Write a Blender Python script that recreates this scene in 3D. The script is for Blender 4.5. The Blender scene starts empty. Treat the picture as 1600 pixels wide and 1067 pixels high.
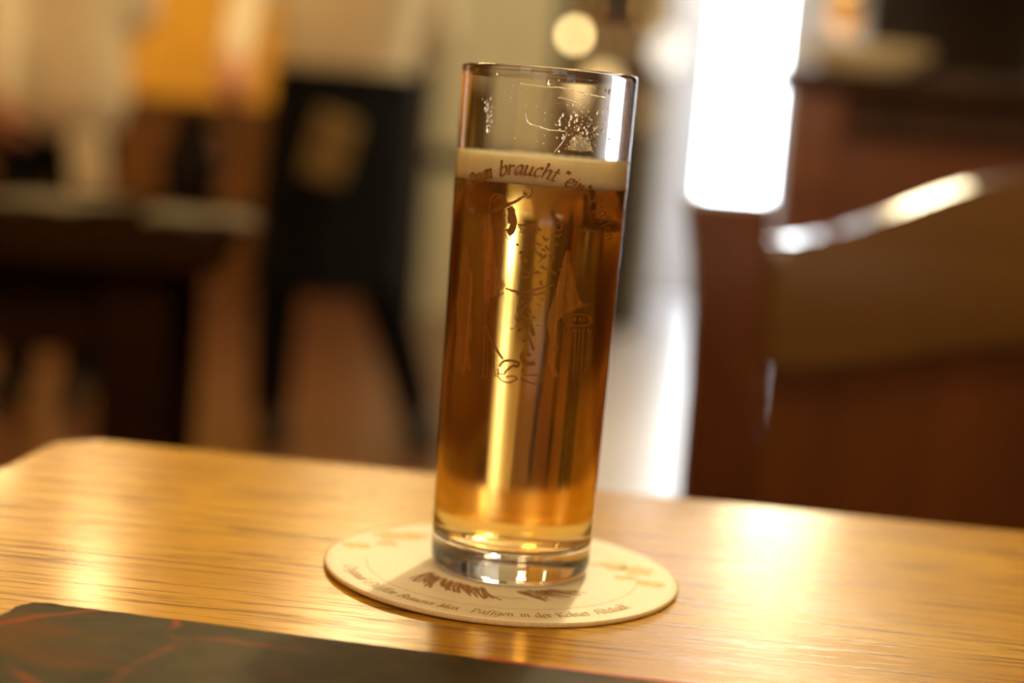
import bpy, bmesh, math, random
from mathutils import Vector, Matrix
random.seed(7)
sc = bpy.context.scene
col = sc.collection
PI = math.pi

# ------------------------------------------------------------------ camera
CAM_F, CAM_D, CAM_H = 2463.94, 0.46772, 0.13085      # focal length in pixels (1600 wide), distance, height over table
YAW, PITCH, ROLL = -0.01002, 0.12873, 0.08062
TZ = 0.75                                            # table top
Fv = Vector((math.sin(YAW)*math.cos(PITCH), math.cos(YAW)*math.cos(PITCH), -math.sin(PITCH)))
Rv = Fv.cross(Vector((0, 0, 1))).normalized()
Uv = Rv.cross(Fv)
R2 = Rv*math.cos(ROLL) + Uv*math.sin(ROLL)
U2 = -Rv*math.sin(ROLL) + Uv*math.cos(ROLL)
cd = bpy.data.cameras.new('camera')
cam = bpy.data.objects.new('camera', cd); col.objects.link(cam)
M = Matrix((R2, U2, -Fv)).transposed().to_4x4()
M.translation = Vector((0, -CAM_D, TZ + CAM_H))
cam.matrix_world = M
cd.sensor_width = 36.0
cd.lens = CAM_F/1600*36.0
cd.clip_start = 0.02
cd.dof.use_dof = True
cd.dof.focus_distance = 0.428
cd.dof.aperture_fstop = 4.5
sc.camera = cam

# ------------------------------------------------------------------ world, exposure
w = bpy.data.worlds.new('world'); sc.world = w; w.use_nodes = True
w.node_tree.nodes['Background'].inputs[0].default_value = (0.75, 0.86, 1.0, 1)
w.node_tree.nodes['Background'].inputs[1].default_value = 1.0
sc.view_settings.view_transform = 'Standard'
sc.view_settings.look = 'None'
sc.view_settings.gamma = 1.0
sc.view_settings.use_curve_mapping = False
sc.view_settings.exposure = 0.28
sc.cycles.max_bounces = 24
sc.cycles.transmission_bounces = 18
sc.cycles.glossy_bounces = 8
sc.cycles.diffuse_bounces = 4
sc.cycles.transparent_max_bounces = 16
sc.cycles.sample_clamp_indirect = 8.0
sc.cycles.use_denoising = True

BULB_TABLE = 1700.0      # pendant bulb over the table
BULB_ROOM = 600.0       # other room bulbs
DOOR_DAY = 15.0         # daylight in the glazed street door
WINDOW_FILL = 1.2        # fill light from the window panes added behind the camera

# ------------------------------------------------------------------ material helpers
def mat(name):
    m = bpy.data.materials.new(name); m.use_nodes = True
    return m, m.node_tree, m.node_tree.nodes['Principled BSDF']

def pset(b, **k):
    names = {'color': 'Base Color', 'rough': 'Roughness', 'metal': 'Metallic', 'ior': 'IOR', 'trans': 'Transmission Weight',
             'coat': 'Coat Weight', 'coat_rough': 'Coat Roughness', 'sss': 'Subsurface Weight', 'spec': 'Specular IOR Level',
             'emit': 'Emission Color', 'estr': 'Emission Strength', 'sheen': 'Sheen Weight'}
    for n, v in k.items():
        if n in ('color', 'emit'): v = (v[0], v[1], v[2], 1)
        b.inputs[names[n]].default_value = v

def coords(nt, scale=(1, 1, 1), rot=(0, 0, 0), kind='Object'):
    tc = nt.nodes.new('ShaderNodeTexCoord'); mp = nt.nodes.new('ShaderNodeMapping')
    mp.inputs['Scale'].default_value = scale; mp.inputs['Rotation'].default_value = rot
    nt.links.new(tc.outputs[kind], mp.inputs['Vector'])
    return mp.outputs['Vector']

def noise(nt, vec, scale, detail=4, rough=0.55):
    n = nt.nodes.new('ShaderNodeTexNoise')
    n.inputs['Scale'].default_value = scale; n.inputs['Detail'].default_value = detail; n.inputs['Roughness'].default_value = rough
    nt.links.new(vec, n.inputs['Vector'])
    return n.outputs['Fac']

def ramp(nt, fac, stops):
    r = nt.nodes.new('ShaderNodeValToRGB')
    el = r.color_ramp.elements
    while len(el) < len(stops): el.new(0.5)
    for e, (p, c) in zip(el, stops):
        e.position = p; e.color = (c[0], c[1], c[2], 1) if not isinstance(c, float) else (c, c, c, 1)
    nt.links.new(fac, r.inputs['Fac'])
    return r.outputs['Color']

def mix(nt, a, b, fac, mode='MIX'):
    n = nt.nodes.new('ShaderNodeMix'); n.data_type = 'RGBA'; n.blend_type = mode
    for sock, v in ((n.inputs['Factor'], fac), (n.inputs['A'], a), (n.inputs['B'], b)):
        if isinstance(v, (int, float)): sock.default_value = v
        elif isinstance(v, tuple): sock.default_value = (v[0], v[1], v[2], 1)
        else: nt.links.new(v, sock)
    return n.outputs['Result']

def bump(nt, b, height, strength=0.2, dist=0.001):
    n = nt.nodes.new('ShaderNodeBump'); n.inputs['Strength'].default_value = strength; n.inputs['Distance'].default_value = dist
    nt.links.new(height, n.inputs['Height']); nt.links.new(n.outputs['Normal'], b.inputs['Normal'])

def plain(name, color, rough=0.5, var=0.12, scale=30, **k):
    m, nt, b = mat(name)
    pset(b, rough=rough, **k)
    v = noise(nt, coords(nt), scale, 3)
    nt.links.new(ramp(nt, v, [(0.3, tuple(c*(1-var) for c in color)), (0.7, tuple(min(1, c*(1+var)) for c in color))]), b.inputs['Base Color'])
    return m

def wood(name, dark, light, stretch=(2, 30, 30), rough=0.3, coat=0.4, scale=1.0, spec=0.5):
    m, nt, b = mat(name)
    vec = coords(nt, stretch)
    v = noise(nt, vec, scale, 5, 0.6)
    c = ramp(nt, v, [(0.3, dark), (0.7, light)])
    nt.links.new(c, b.inputs['Base Color'])
    pset(b, rough=rough, coat=coat, coat_rough=0.12, spec=spec)
    bump(nt, b, v, 0.08, 0.002)
    return m

def emitter(name, color, strength):
    m, nt, b = mat(name)
    pset(b, color=color, emit=color, estr=strength, rough=0.4)
    return m

MT = {}
# table top: honey-coloured veneer with open dark pores along the grain
m, nt, b = mat('table_veneer')
v1 = noise(nt, coords(nt, (2.2, 26, 10)), 1.0, 5, 0.6)
v2 = noise(nt, coords(nt, (13, 270, 60)), 1.0, 4, 0.7)
v3 = noise(nt, coords(nt, (26, 760, 60)), 1.0, 3, 0.6)
base = ramp(nt, v1, [(0.25, (0.41, 0.20, 0.008)), (0.55, (0.53, 0.285, 0.014)), (0.8, (0.59, 0.34, 0.022))])
pores = ramp(nt, v2, [(0.38, 0.0), (0.46, 1.0)])
fine = ramp(nt, v3, [(0.36, 0.15), (0.46, 1.0)])
patch = ramp(nt, noise(nt, coords(nt, (5, 9, 5)), 1.0, 3), [(0.30, 0.45), (0.60, 1.0)])
pp = mix(nt, (1.0, 1.0, 1.0), mix(nt, pores, fine, 1.0, 'MULTIPLY'), patch)
dark = mix(nt, base, (0.20, 0.085, 0.02), 1.0, 'MIX')
cc = mix(nt, (0.085, 0.030, 0.005), base, pp)
nt.links.new(cc, b.inputs['Base Color'])
pset(b, rough=0.24, coat=0.10, coat_rough=0.12, spec=0.40)
bump(nt, b, mix(nt, pp, v2, 0.35), 0.2, 0.0004)
MT['table'] = m
MT['table_edge'] = wood('table_edge_wood', (0.36, 0.17, 0.04), (0.50, 0.26, 0.07), (3, 60, 60), 0.35)
MT['darkwood'] = wood('dark_stained_wood', (0.030, 0.010, 0.004), (0.070, 0.024, 0.008), (20, 20, 2), 0.55, 0.0, 1.0, 0.25)
MT['chairwood'] = wood('chair_red_brown_wood', (0.052, 0.012, 0.003), (0.095, 0.024, 0.006), (14, 14, 2), 0.26, 0.45)
MT['railwood'] = wood('chair_rail_wood', (0.060, 0.024, 0.005), (0.105, 0.046, 0.009), (2, 25, 25), 0.24, 1.0)
MT['tavernwood'] = wood('matt_tavern_wood', (0.010, 0.004, 0.0015), (0.022, 0.009, 0.003), (2, 20, 20), 0.9, 0.0, 1.0, 0.0)
MT['blackwood'] = wood('blackened_wood', (0.008, 0.004, 0.003), (0.020, 0.009, 0.005), (18, 18, 2), 0.4, 0.1)
MT['panelwood'] = wood('wall_panel_wood', (0.10, 0.036, 0.007), (0.19, 0.075, 0.014), (10, 10, 1.5), 0.35, 0.3)
MT['partwood'] = wood('booth_wood', (0.13, 0.034, 0.008), (0.21, 0.062, 0.014), (2, 16, 16), 0.33, 0.3)
MT['ochre'] = plain('ochre_plaster', (0.78, 0.43, 0.045), 0.8, 0.08, 6)
MT['paleplaster'] = plain('pale_plaster', (0.62, 0.58, 0.47), 0.8, 0.06, 5)
MT['greypaint'] = plain('pale_grey_paint', (0.78, 0.78, 0.80), 0.45, 0.04, 5)
MT['greenpaint'] = plain('grey_green_paint', (0.52, 0.52, 0.40), 0.4, 0.08, 5)
MT['ceil'] = plain('cream_ceiling', (0.72, 0.60, 0.40), 0.9, 0.05, 4)
MT['floor'] = plain('red_brown_floor', (0.12, 0.046, 0.022), 0.34, 0.15, 4, coat=0.4, coat_rough=0.2)
MT['stonefloor'] = plain('pale_stone_floor', (0.52, 0.50, 0.52), 0.30, 0.08, 6)
MT['brass'] = plain('brass', (0.75, 0.50, 0.18), 0.28, 0.06, 40, metal=1.0)
MT['steel'] = plain('dull_steel', (0.55, 0.55, 0.57), 0.3, 0.05, 40, metal=1.0)
MT['whitecloth'] = plain('cream_cotton', (0.74, 0.64, 0.46), 0.85, 0.06, 60, sheen=0.2)
MT['blackcloth'] = plain('black_cotton', (0.006, 0.006, 0.007), 0.9, 0.2, 60, spec=0.1)
MT['navycloth'] = plain('navy_cloth', (0.012, 0.016, 0.035), 0.8, 0.2, 60, sheen=0.1)
MT['skin'] = plain('skin', (0.62, 0.30, 0.19), 0.5, 0.06, 40, sss=0.1)
MT['hair'] = plain('dark_brown_hair', (0.030, 0.016, 0.008), 0.5, 0.3, 120)
MT['leather'] = plain('tan_leather', (0.23, 0.15, 0.045), 0.5, 0.15, 60)
MT['shoe'] = plain('black_leather', (0.010, 0.009, 0.008), 0.65, 0.2, 60, spec=0.2)
MT['eye'] = plain('eye_white', (0.6, 0.6, 0.58), 0.2, 0.02, 40)
MT['ceramic'] = plain('cream_ceramic', (0.72, 0.62, 0.40), 0.25, 0.04, 20)
MT['darkceramic'] = plain('dark_brown_stoneware', (0.014, 0.007, 0.004), 0.7, 0.2, 30, spec=0.1)
MT['napkin'] = plain('pale_paper', (0.20, 0.165, 0.10), 0.9, 0.06, 50)
MT['shade_metal'] = plain('green_black_enamel', (0.02, 0.03, 0.022), 0.3, 0.1, 30)
MT['shade_in'] = plain('cream_enamel', (0.80, 0.74, 0.60), 0.5, 0.03, 30)
MT['amberglass'] = plain('amber_bottle_glass', (0.42, 0.15, 0.03), 0.08, 0.1, 30, trans=0.7, ior=1.45)
MT['greenglass'] = plain('green_bottle_glass', (0.10, 0.22, 0.08), 0.08, 0.1, 30, trans=0.7, ior=1.45)
MT['label'] = plain('paper_label', (0.62, 0.56, 0.42), 0.7, 0.05, 40)
MT['bulb_table'] = emitter('lit_bulb_table', (1.0, 0.82, 0.45), BULB_TABLE)
MT['bulb_side'] = emitter('lit_bulb_side', (1.0, 0.68, 0.30), 200.0)
MT['bulb_room'] = emitter('lit_bulb_room', (1.0, 0.66, 0.28), BULB_ROOM)
MT['opal_front'] = emitter('lit_opal_glass_front', (1.0, 0.73, 0.31), 18.0)
MT['opal_hall'] = emitter('lit_opal_glass_hall', (1.0, 0.90, 0.76), 13.0)
MT['opal_aisle'] = emitter('lit_opal_glass_aisle', (1.0, 0.82, 0.48), 55.0)
MT['opal_low'] = emitter('lit_opal_glass_low', (1.0, 0.82, 0.50), 26.0)
MT['amber_lit'] = emitter('lit_amber_glass', (1.0, 0.46, 0.07), 0.7)
MT['opal'] = emitter('lit_opal_glass', (1.0, 0.72, 0.34), 28.0)
MT['daylight'] = emitter('daylit_pane', (0.86, 0.94, 1.0), DOOR_DAY)
MT['window_day'] = emitter('daylit_window_pane', (0.90, 0.95, 1.0), WINDOW_FILL)

# clear glass, beer, foam
m, nt, b = mat('clear_glass'); pset(b, color=(1, 1, 1), rough=0.0, trans=1.0, ior=1.5)
MT['glass'] = m
m, nt, b = mat('droplet_water'); pset(b, color=(1, 1, 1), rough=0.0, trans=1.0, ior=1.34)
MT['water'] = m
m, nt, b = mat('amber_beer'); pset(b, color=(1, 1, 1), rough=0.11, trans=1.0, ior=1.34)
va = nt.nodes.new('ShaderNodeVolumeAbsorption')
va.inputs['Color'].default_value = (0.95, 0.71, 0.0, 1); va.inputs['Density'].default_value = 46.0
nt.links.new(va.outputs[0], nt.nodes['Material Output'].inputs['Volume'])
MT['beer'] = m
m, nt, b = mat('cream_foam')
v = noise(nt, coords(nt), 1400, 3); v2 = noise(nt, coords(nt), 300, 3)
nt.links.new(ramp(nt, mix(nt, v, v2, 0.5), [(0.3, (0.86, 0.76, 0.55)), (0.7, (0.95, 0.87, 0.68))]), b.inputs['Base Color'])
pset(b, rough=0.5, sss=0.5); b.inputs['Subsurface Radius'].default_value = (0.006, 0.004, 0.002); b.inputs['Subsurface Scale'].default_value = 1.0
bump(nt, b, v, 0.4, 0.0003)
MT['foam'] = m
MT['goldprint'] = plain('gold_print_ink', (0.20, 0.085, 0.015), 0.38, 0.15, 600, metal=0.3)
MT['goldfill'] = plain('gold_print_wash', (0.36, 0.155, 0.028), 0.42, 0.25, 900, metal=0.35)  # same gold ink, lightened in colour as if lit from the front
m, nt, b = mat('coaster_board')
v = noise(nt, coords(nt), 900, 3)
nt.links.new(ramp(nt, v, [(0.3, (0.83, 0.77, 0.64)), (0.7, (0.88, 0.83, 0.70))]), b.inputs['Base Color']); pset(b, rough=0.55, spec=0.35)
bump(nt, b, v, 0.05, 0.0002); MT['board'] = m
MT['boardedge'] = plain('coaster_pulp_edge', (0.62, 0.46, 0.27), 0.9, 0.1, 900)
MT['ink'] = plain('olive_gold_ink', (0.50, 0.33, 0.10), 0.6, 0.1, 500)
MT['inkleaf'] = plain('pale_gold_ink', (0.68, 0.54, 0.25), 0.6, 0.15, 500)
MT['inkdark'] = plain('brown_ink', (0.34, 0.17, 0.055), 0.6, 0.15, 500)
# menu cover: slate print with rust-red veins
m, nt, b = mat('menu_slate_print')
vec = coords(nt)
n1 = noise(nt, vec, 22, 6, 0.65); n2 = noise(nt, vec, 120, 4, 0.6)
base = ramp(nt, mix(nt, n1, n2, 0.3), [(0.28, (0.012, 0.010, 0.006)), (0.5, (0.045, 0.037, 0.021)), (0.75, (0.085, 0.068, 0.036))])
rust = ramp(nt, noise(nt, coords(nt, (9, 16, 9)), 1.0, 3), [(0.60, 0.0), (0.66, 1.0)])
c1 = mix(nt, base, (0.10, 0.045, 0.012), rust)
vo = nt.nodes.new('ShaderNodeTexVoronoi'); vo.feature = 'DISTANCE_TO_EDGE'; vo.inputs['Scale'].default_value = 26
wv = nt.nodes.new('ShaderNodeVectorMath'); wv.operation = 'MULTIPLY_ADD'
nn = nt.nodes.new('ShaderNodeTexNoise'); nn.inputs['Scale'].default_value = 30; nt.links.new(vec, nn.inputs['Vector'])
wv.inputs[1].default_value = (0.03, 0.03, 0.03); nt.links.new(nn.outputs['Color'], wv.inputs[0]); nt.links.new(vec, wv.inputs[2])
nt.links.new(wv.outputs[0], vo.inputs['Vector'])
vein = ramp(nt, vo.outputs['Distance'], [(0.0, 1.0), (0.05, 0.0)])
sep = nt.nodes.new('ShaderNodeSeparateXYZ'); nt.links.new(vec, sep.inputs[0])
mr = nt.nodes.new('ShaderNodeMapRange'); mr.inputs[1].default_value = 0.05; mr.inputs[2].default_value = 0.085; mr.inputs[3].default_value = 1; mr.inputs[4].default_value = 0
nt.links.new(sep.outputs[0], mr.inputs[0])
mu = nt.nodes.new('ShaderNodeMath'); mu.operation = 'MULTIPLY'; nt.links.new(vein, mu.inputs[0]); nt.links.new(mr.outputs[0], mu.inputs[1])
mu2 = nt.nodes.new('ShaderNodeMath'); mu2.operation = 'MULTIPLY'; nt.links.new(mu.outputs[0], mu2.inputs[0])
nt.links.new(ramp(nt, noise(nt, coords(nt, (1, 1, 1)), 45, 2), [(0.45, 0.0), (0.6, 0.75)]), mu2.inputs[1])
c2 = mix(nt, c1, (0.32, 0.06, 0.015), mu2.outputs[0])
nt.links.new(c2, b.inputs['Base Color']); pset(b, rough=0.6, spec=0.12)
bump(nt, b, mix(nt, n1, n2, 0.5), 0.35, 0.0015)
MT['menu'] = m
MT['menured'] = plain('red_cover_edge', (0.45, 0.07, 0.02), 0.5, 0.1, 200)
MT['menuworn'] = plain('worn_board_edge', (0.16, 0.12, 0.075), 0.8, 0.3, 900)

# ------------------------------------------------------------------ mesh helpers
def link_mesh(name, bm, material, parent=None, smooth=False, recalc=True):
    if recalc: bmesh.ops.recalc_face_normals(bm, faces=bm.faces[:])
    me = bpy.data.meshes.new(name); bm.to_mesh(me); bm.free()
    for mm in (material if isinstance(material, list) else [material]): me.materials.append(MT[mm])
    if smooth:
        for p in me.polygons: p.use_smooth = True
    o = bpy.data.objects.new(name, me); col.objects.link(o)
    if parent: o.parent = parent
    return o

def tag(o, label=None, cat=None, group=None, kind=None):
    if label: o['label'] = label
    if cat: o['category'] = cat
    if group: o['group'] = group
    if kind: o['kind'] = kind
    return o

def thing(name, label, cat, loc=(0, 0, 0), rz=0.0, group=None):
    o = bpy.data.objects.new(name, None); col.objects.link(o)
    o.empty_display_size = 0.05; o.location = loc; o.rotation_euler = (0, 0, rz)
    return tag(o, label, cat, group)

def box(bm, x0, x1, y0, y1, z0, z1, bev=0.0):
    vs = [bm.verts.new((x, y, z)) for z in (z0, z1) for y in (y0, y1) for x in (x0, x1)]
    fs = [bm.faces.new([vs[i] for i in f]) for f in ((0, 2, 3, 1), (4, 5, 7, 6), (0, 1, 5, 4), (2, 6, 7, 3), (0, 4, 6, 2), (1, 3, 7, 5))]
    if bev:
        es = list({e for f in fs for e in f.edges})
        bmesh.ops.bevel(bm, geom=es, offset=bev, segments=2, affect='EDGES', profile=0.6)

def bx(name, dims, material, parent=None, bev=0.0):
    bm = bmesh.new(); box(bm, *dims, bev=bev)
    return link_mesh(name, bm, material, parent)

def lathe(bm, prof, seg=48, cx=0, cy=0, cz=0, close=False):
    rings = []
    for r, z in prof:
        if r < 1e-7: rings.append([bm.verts.new((cx, cy, cz + z))])
        else: rings.append([bm.verts.new((cx + r*math.cos(2*PI*i/seg), cy + r*math.sin(2*PI*i/seg), cz + z)) for i in range(seg)])
    pairs = list(zip(rings, rings[1:]))
    if close: pairs.append((rings[-1], rings[0]))
    for a, c in pairs:
        for i in range(seg):
            j = (i + 1) % seg
            if len(a) == 1 and len(c) == 1: continue
            if len(a) == 1: bm.faces.new((a[0], c[i], c[j]))
            elif len(c) == 1: bm.faces.new((a[i], a[j], c[0]))
            else: bm.faces.new((a[i], a[j], c[j], c[i]))

def lat(name, prof, material, parent=None, seg=40, loc=(0, 0, 0), close=False):
    bm = bmesh.new(); lathe(bm, prof, seg, *loc, close=close)
    return link_mesh(name, bm, material, parent, smooth=True)

def tube(bm, pts, r, seg=8, caps=True):
    pts = [Vector(p) for p in pts]; rings = []
    rs = r if isinstance(r, (list, tuple)) else [r]*len(pts)
    ref = None
    for i, p in enumerate(pts):
        d = (pts[min(i+1, len(pts)-1)] - pts[max(i-1, 0)]).normalized()
        if ref is None: ref = Vector((0, 0, 1)) if abs(d.z) < 0.9 else Vector((1, 0, 0))
        a = (ref - d*ref.dot(d)).normalized(); bb = d.cross(a); ref = a
        rings.append([bm.verts.new(p + (a*math.cos(2*PI*k/seg) + bb*math.sin(2*PI*k/seg))*rs[i]) for k in range(seg)])
    for a, c in zip(rings, rings[1:]):
        for k in range(seg): bm.faces.new((a[k], a[(k+1) % seg], c[(k+1) % seg], c[k]))
    if caps: bm.faces.new(rings[0][::-1]); bm.faces.new(rings[-1])

def catmull(pts, n=6):
    if len(pts) < 3:
        return [tuple(a + (b - a)*t/4 for a, b in zip(pts[0], pts[-1])) for t in range(5)]
    P = [pts[0]] + list(pts) + [pts[-1]]; out = []
    for i in range(1, len(P)-2):
        p0, p1, p2, p3 = P[i-1:i+3]
        for k in range(n):
            t = k/n
            out.append(tuple(0.5*(2*b + (c-a)*t + (2*a-5*b+4*c-d)*t*t + (3*b-a-3*c+d)*t**3) for a, b, c, d in zip(p0, p1, p2, p3)))
    out.append(tuple(pts[-1]))
    return out

def prism(bm, poly, y0, y1, bev=0.0):
    # polygon in x,z extruded along y
    a = [bm.verts.new((x, y0, z)) for x, z in poly]; c = [bm.verts.new((x, y1, z)) for x, z in poly]
    f0 = bm.faces.new(a[::-1]); f1 = bm.faces.new(c); n = len(poly)
    for i in range(n): bm.faces.new((a[i], a[(i+1) % n], c[(i+1) % n], c[i]))
    if bev:
        es = [e for e in bm.edges if (e.verts[0].co.y == e.verts[1].co.y) and e.verts[0] in set(a) | set(c)]
        bmesh.ops.bevel(bm, geom=es, offset=bev, segments=4, affect='EDGES', profile=0.5)

# ------------------------------------------------------------------ the room
X0, X1, Y0, YB, YC, ZC = -4.0, 2.4, -2.6, 7.3, 9.1, 3.3
def st(o): o['kind'] = 'structure'; return o
st(bx('floor', (X0, X1, Y0, YC, -0.10, 0.0), 'floor'))
st(bx('floor', (0.12, 1.75, 2.6, YC, 0.0, 0.006), 'stonefloor'))
st(bx('ceiling', (X0, X1, Y0, YC, ZC, ZC + 0.1), 'ceil'))
st(bx('wall_left', (X0 - 0.1, X0, Y0, YC, 0, ZC), 'ochre'))
wr = st(bx('wall_right', (X1, X1 + 0.1, Y0, YC, 0, ZC), 'blackwood'))
st(bx('wall_front', (X0, X1, Y0 - 0.1, Y0, 0, ZC), 'ochre'))
st(bx('wall_back', (X0, -0.75, YB, YB + 0.1, 0, ZC), 'ochre'))
st(bx('wall_back', (-0.75, 0.58, YB, YB + 0.1, 0, ZC), 'paleplaster'))
st(bx('wall_back', (0.58, X1, YC - 0.05, YC, 0, ZC), 'greypaint'))
st(bx('wall_left', (0.50, 0.58, YB + 0.1, YC - 0.05, 0, ZC), 'greypaint'))
# wainscot below the ochre plaster
t1 = bpy.data.objects.new('trim_1', None); col.objects.link(t1); st(t1)
bx('panel_backing', (X0, -0.75, YB - 0.03, YB, 0.0, 0.90), 'panelwood', t1)
bx('cap_rail', (X0, -0.75, YB - 0.07, YB, 0.90, 0.94), 'panelwood', t1, 0.008)
bx('bottom_rail', (X0, -0.75, YB - 0.05, YB - 0.03, 0.0, 0.14), 'panelwood', t1)
pn = None
for i in range(9):
    xx = X0 + 0.02 + i*0.36
    q = bx('stile', (xx, xx + 0.07, YB - 0.05, YB - 0.03, 0.14, 0.90), 'panelwood', t1)
# grey-green door with dark frame in the pale wall
d2 = bpy.data.objects.new('door_2', None); col.objects.link(d2); st(d2)
bx('door_leaf', (-0.55, 0.02, YB - 0.04, YB, 0.0, 2.05), 'greenpaint', d2)
for z0, z1 in ((0.14, 0.66), (0.86, 1.40), (1.46, 1.95)):
    bx('door_panel', (-0.45, -0.08, YB - 0.055, YB - 0.04, z0, z1), 'greenpaint', d2, 0.01)
for x0, x1 in ((-0.63, -0.55), (0.02, 0.08)):
    bx('door_frame', (x0, x1, YB - 0.07, YB, 0.0, 2.13), 'blackwood', d2)
bx('door_frame', (-0.63, 0.08, YB - 0.07, YB, 2.05, 2.13), 'blackwood', d2)
bx('cross_rail', (-0.55, 0.02, YB - 0.06, YB - 0.04, 0.70, 0.79), 'blackwood', d2)
# glazed street door full of daylight
d1 = bpy.data.objects.new('door_1', None); col.objects.link(d1); st(d1)
DY = YC - 0.05
bx('pane', (0.97, 1.34, DY - 0.03, DY - 0.02, 0.18, 2.30), 'daylight', d1)
for x0, x1 in ((0.88, 0.97), (1.34, 1.43)):
    bx('door_frame', (x0, x1, DY - 0.06, DY, 0.0, 2.40), 'greypaint', d1)
bx('door_frame', (0.97, 1.34, DY - 0.06, DY, 2.30, 2.40), 'greypaint', d1)
bx('kick_plate', (0.97, 1.34, DY - 0.06, DY, 0.006, 0.18), 'greypaint', d1)
bm = bmesh.new(); tube(bm, [(1.00, DY - 0.06, 0.95), (1.00, DY - 0.12, 0.95), (1.00, DY - 0.12, 1.25), (1.00, DY - 0.06, 1.25)], 0.012)
link_mesh('door_handle', bm, 'steel', d1, True)
# unseen windows added behind the guest, glowing panes as front fill light
for n, xc in ((1, -1.6), (2, 0.6)):
    wn = bpy.data.objects.new('window_%d' % n, None); col.objects.link(wn); st(wn)
    bx('pane', (xc - 0.45, xc + 0.45, Y0 + 0.005, Y0 + 0.015, 1.1, 2.4), 'window_day', wn)
    for dims in ((xc - 0.53, xc - 0.45, 1.02, 2.48), (xc + 0.45, xc + 0.53, 1.02, 2.48)):
        bx('window_frame', (dims[0], dims[1], Y0, Y0 + 0.06, dims[2], dims[3]), 'darkwood', wn)
    for z0, z1 in ((1.02, 1.10), (2.40, 2.48)): bx('window_frame', (xc - 0.45, xc + 0.45, Y0, Y0 + 0.06, z0, z1), 'darkwood', wn)
    bx('window_bar', (xc - 0.02, xc + 0.02, Y0, Y0 + 0.05, 1.10, 2.40), 'darkwood', wn)

# ------------------------------------------------------------------ lamps
def pendant(label, loc, bulb, shade_r=0.17, group=None, k=1.0):
    t = thing('pendant_lamp', label, 'lamp', loc, 0, group)
    z = loc[2]
    lat('shade', [(0.028, 0.13), (0.05, 0.12), (shade_r*0.8, 0.03), (shade_r, -0.02), (shade_r - 0.004, -0.02), (shade_r*0.8 - 0.006, 0.024), (0.046, 0.112), (0.028, 0.124)], 'shade_metal', t, 40, close=True)
    lat('socket', [(0, 0.15), (0.02, 0.15), (0.024, 0.06), (0.018, 0.045), (0, 0.045)], 'brass', t, 20)
    lat('bulb', [(0, 0.046), (0.013*k, 0.044), (0.02*k, 0.03*k), (0.031*k, 0.008*k), (0.031*k, -0.008*k), (0.02*k, -0.025*k), (0, -0.031*k)], bulb, t, 20)
    bm = bmesh.new(); tube(bm, [(0, 0, 0.148), (0, 0, ZC - z - 0.03)], 0.004)
    link_mesh('cord', bm, 'shoe', t, True)
    lat('ceiling_rose', [(0, ZC - z), (0.05, ZC - z), (0.045, ZC - z - 0.02), (0.01, ZC - z - 0.035), (0, ZC - z - 0.035)], 'brass', t, 24)
    return t
def globe(label, loc, r=0.14, m='opal', group=None):
    t = thing('globe_lamp', label, 'lamp', loc, 0, group); z = loc[2]
    lat('glass_globe', [(r*math.sin(PI*k/16), -r*math.cos(PI*k/16)) for k in range(17)], m, t, 32)
    lat('collar', [(0, r + 0.03), (0.03, r + 0.03), (0.045, r - 0.012), (0, r - 0.012)], 'brass', t, 24)
    bm = bmesh.new(); tube(bm, [(0, 0, r + 0.028), (0, 0, ZC - z)], 0.006)
    link_mesh('stem', bm, 'brass', t, True)
    return t
pendant('dark enamel pendant lamp hanging low over the honey-coloured table', (0.10, 0.40, 1.42), 'bulb_table', 0.15, k=0.38)
pendant('dark enamel pendant lamp near the man in black apron', (-1.02, 3.25, 1.80), 'bulb_side', 0.16)
pendant('dark enamel pendant lamp beside the ochre wall', (-2.3, 6.3, 2.1), 'bulb_room')
globe('opal globe lamp hanging before the grey-green door', (-0.48, 4.55, 2.49), 0.19)
globe('opal globe lamp hanging over the stone aisle', (0.78, 3.3, 2.75), 0.2, 'opal_aisle')  # unseen globe, placed and brightened for the highlight on the chair's crest rail
globe('opal globe lamp hanging low behind the wooden settle', (0.76, 4.05, 1.61), 0.14, 'opal_low')  # second unseen globe, added to strengthen the crest rail highlight
globe('opal globe lamp hanging by the ochre side wall', (-2.8, 1.2, 2.4), 0.15)
globe('opal globe lamp hanging near the front windows', (-0.5, -1.5, 2.3), 0.19, 'opal_front')  # this globe and the next are added behind the camera as front fill
globe('opal globe lamp hanging by the dark side wall near the front windows', (0.9, -1.4, 2.3), 0.19, 'opal_front')
globe('opal globe lamp hanging inside the street corridor', (0.70, 8.2, 2.2), 0.16, 'opal_hall')  # globe added out of view to brighten the pale corridor wall
globe('small amber glass lamp hanging over the wooden settle', (0.62, 3.0, 1.19), 0.032, 'amber_lit')
st(bx('trim_2', (0.10, 0.50, YB - 0.03, YB, 0.0, 2.3), 'blackwood'))

# ------------------------------------------------------------------ the table
TA = math.radians(-4.4)
tb = thing('dining_table', 'honey-coloured wooden table under the glass of beer', 'table', (-0.1775, 0.1393, 0), TA)
bm = bmesh.new()
TL, TD, rc = 1.25, 0.75, 0.012
out = []
for cx_, cy_, a0 in ((TL - rc, -rc, 0), (rc, -rc, 90), (rc, -TD + rc, 180), (TL - rc, -TD + rc, 270)):
    for k in range(6):
        a = math.radians(a0 + 18*k); out.append((cx_ + rc*math.cos(a), cy_ + rc*math.sin(a)))
va_ = [bm.verts.new((x, y, TZ - 0.032)) for x, y in out]; vb_ = [bm.verts.new((x, y, TZ)) for x, y in out]
bm.faces.new(va_[::-1]); ftop = bm.faces.new(vb_)
for i in range(len(out)): bm.faces.new((va_[i], va_[(i+1) % len(out)], vb_[(i+1) % len(out)], vb_[i]))
bmesh.ops.bevel(bm, geom=list(ftop.edges), offset=0.003, segments=4, affect='EDGES', profile=0.5)
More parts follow.
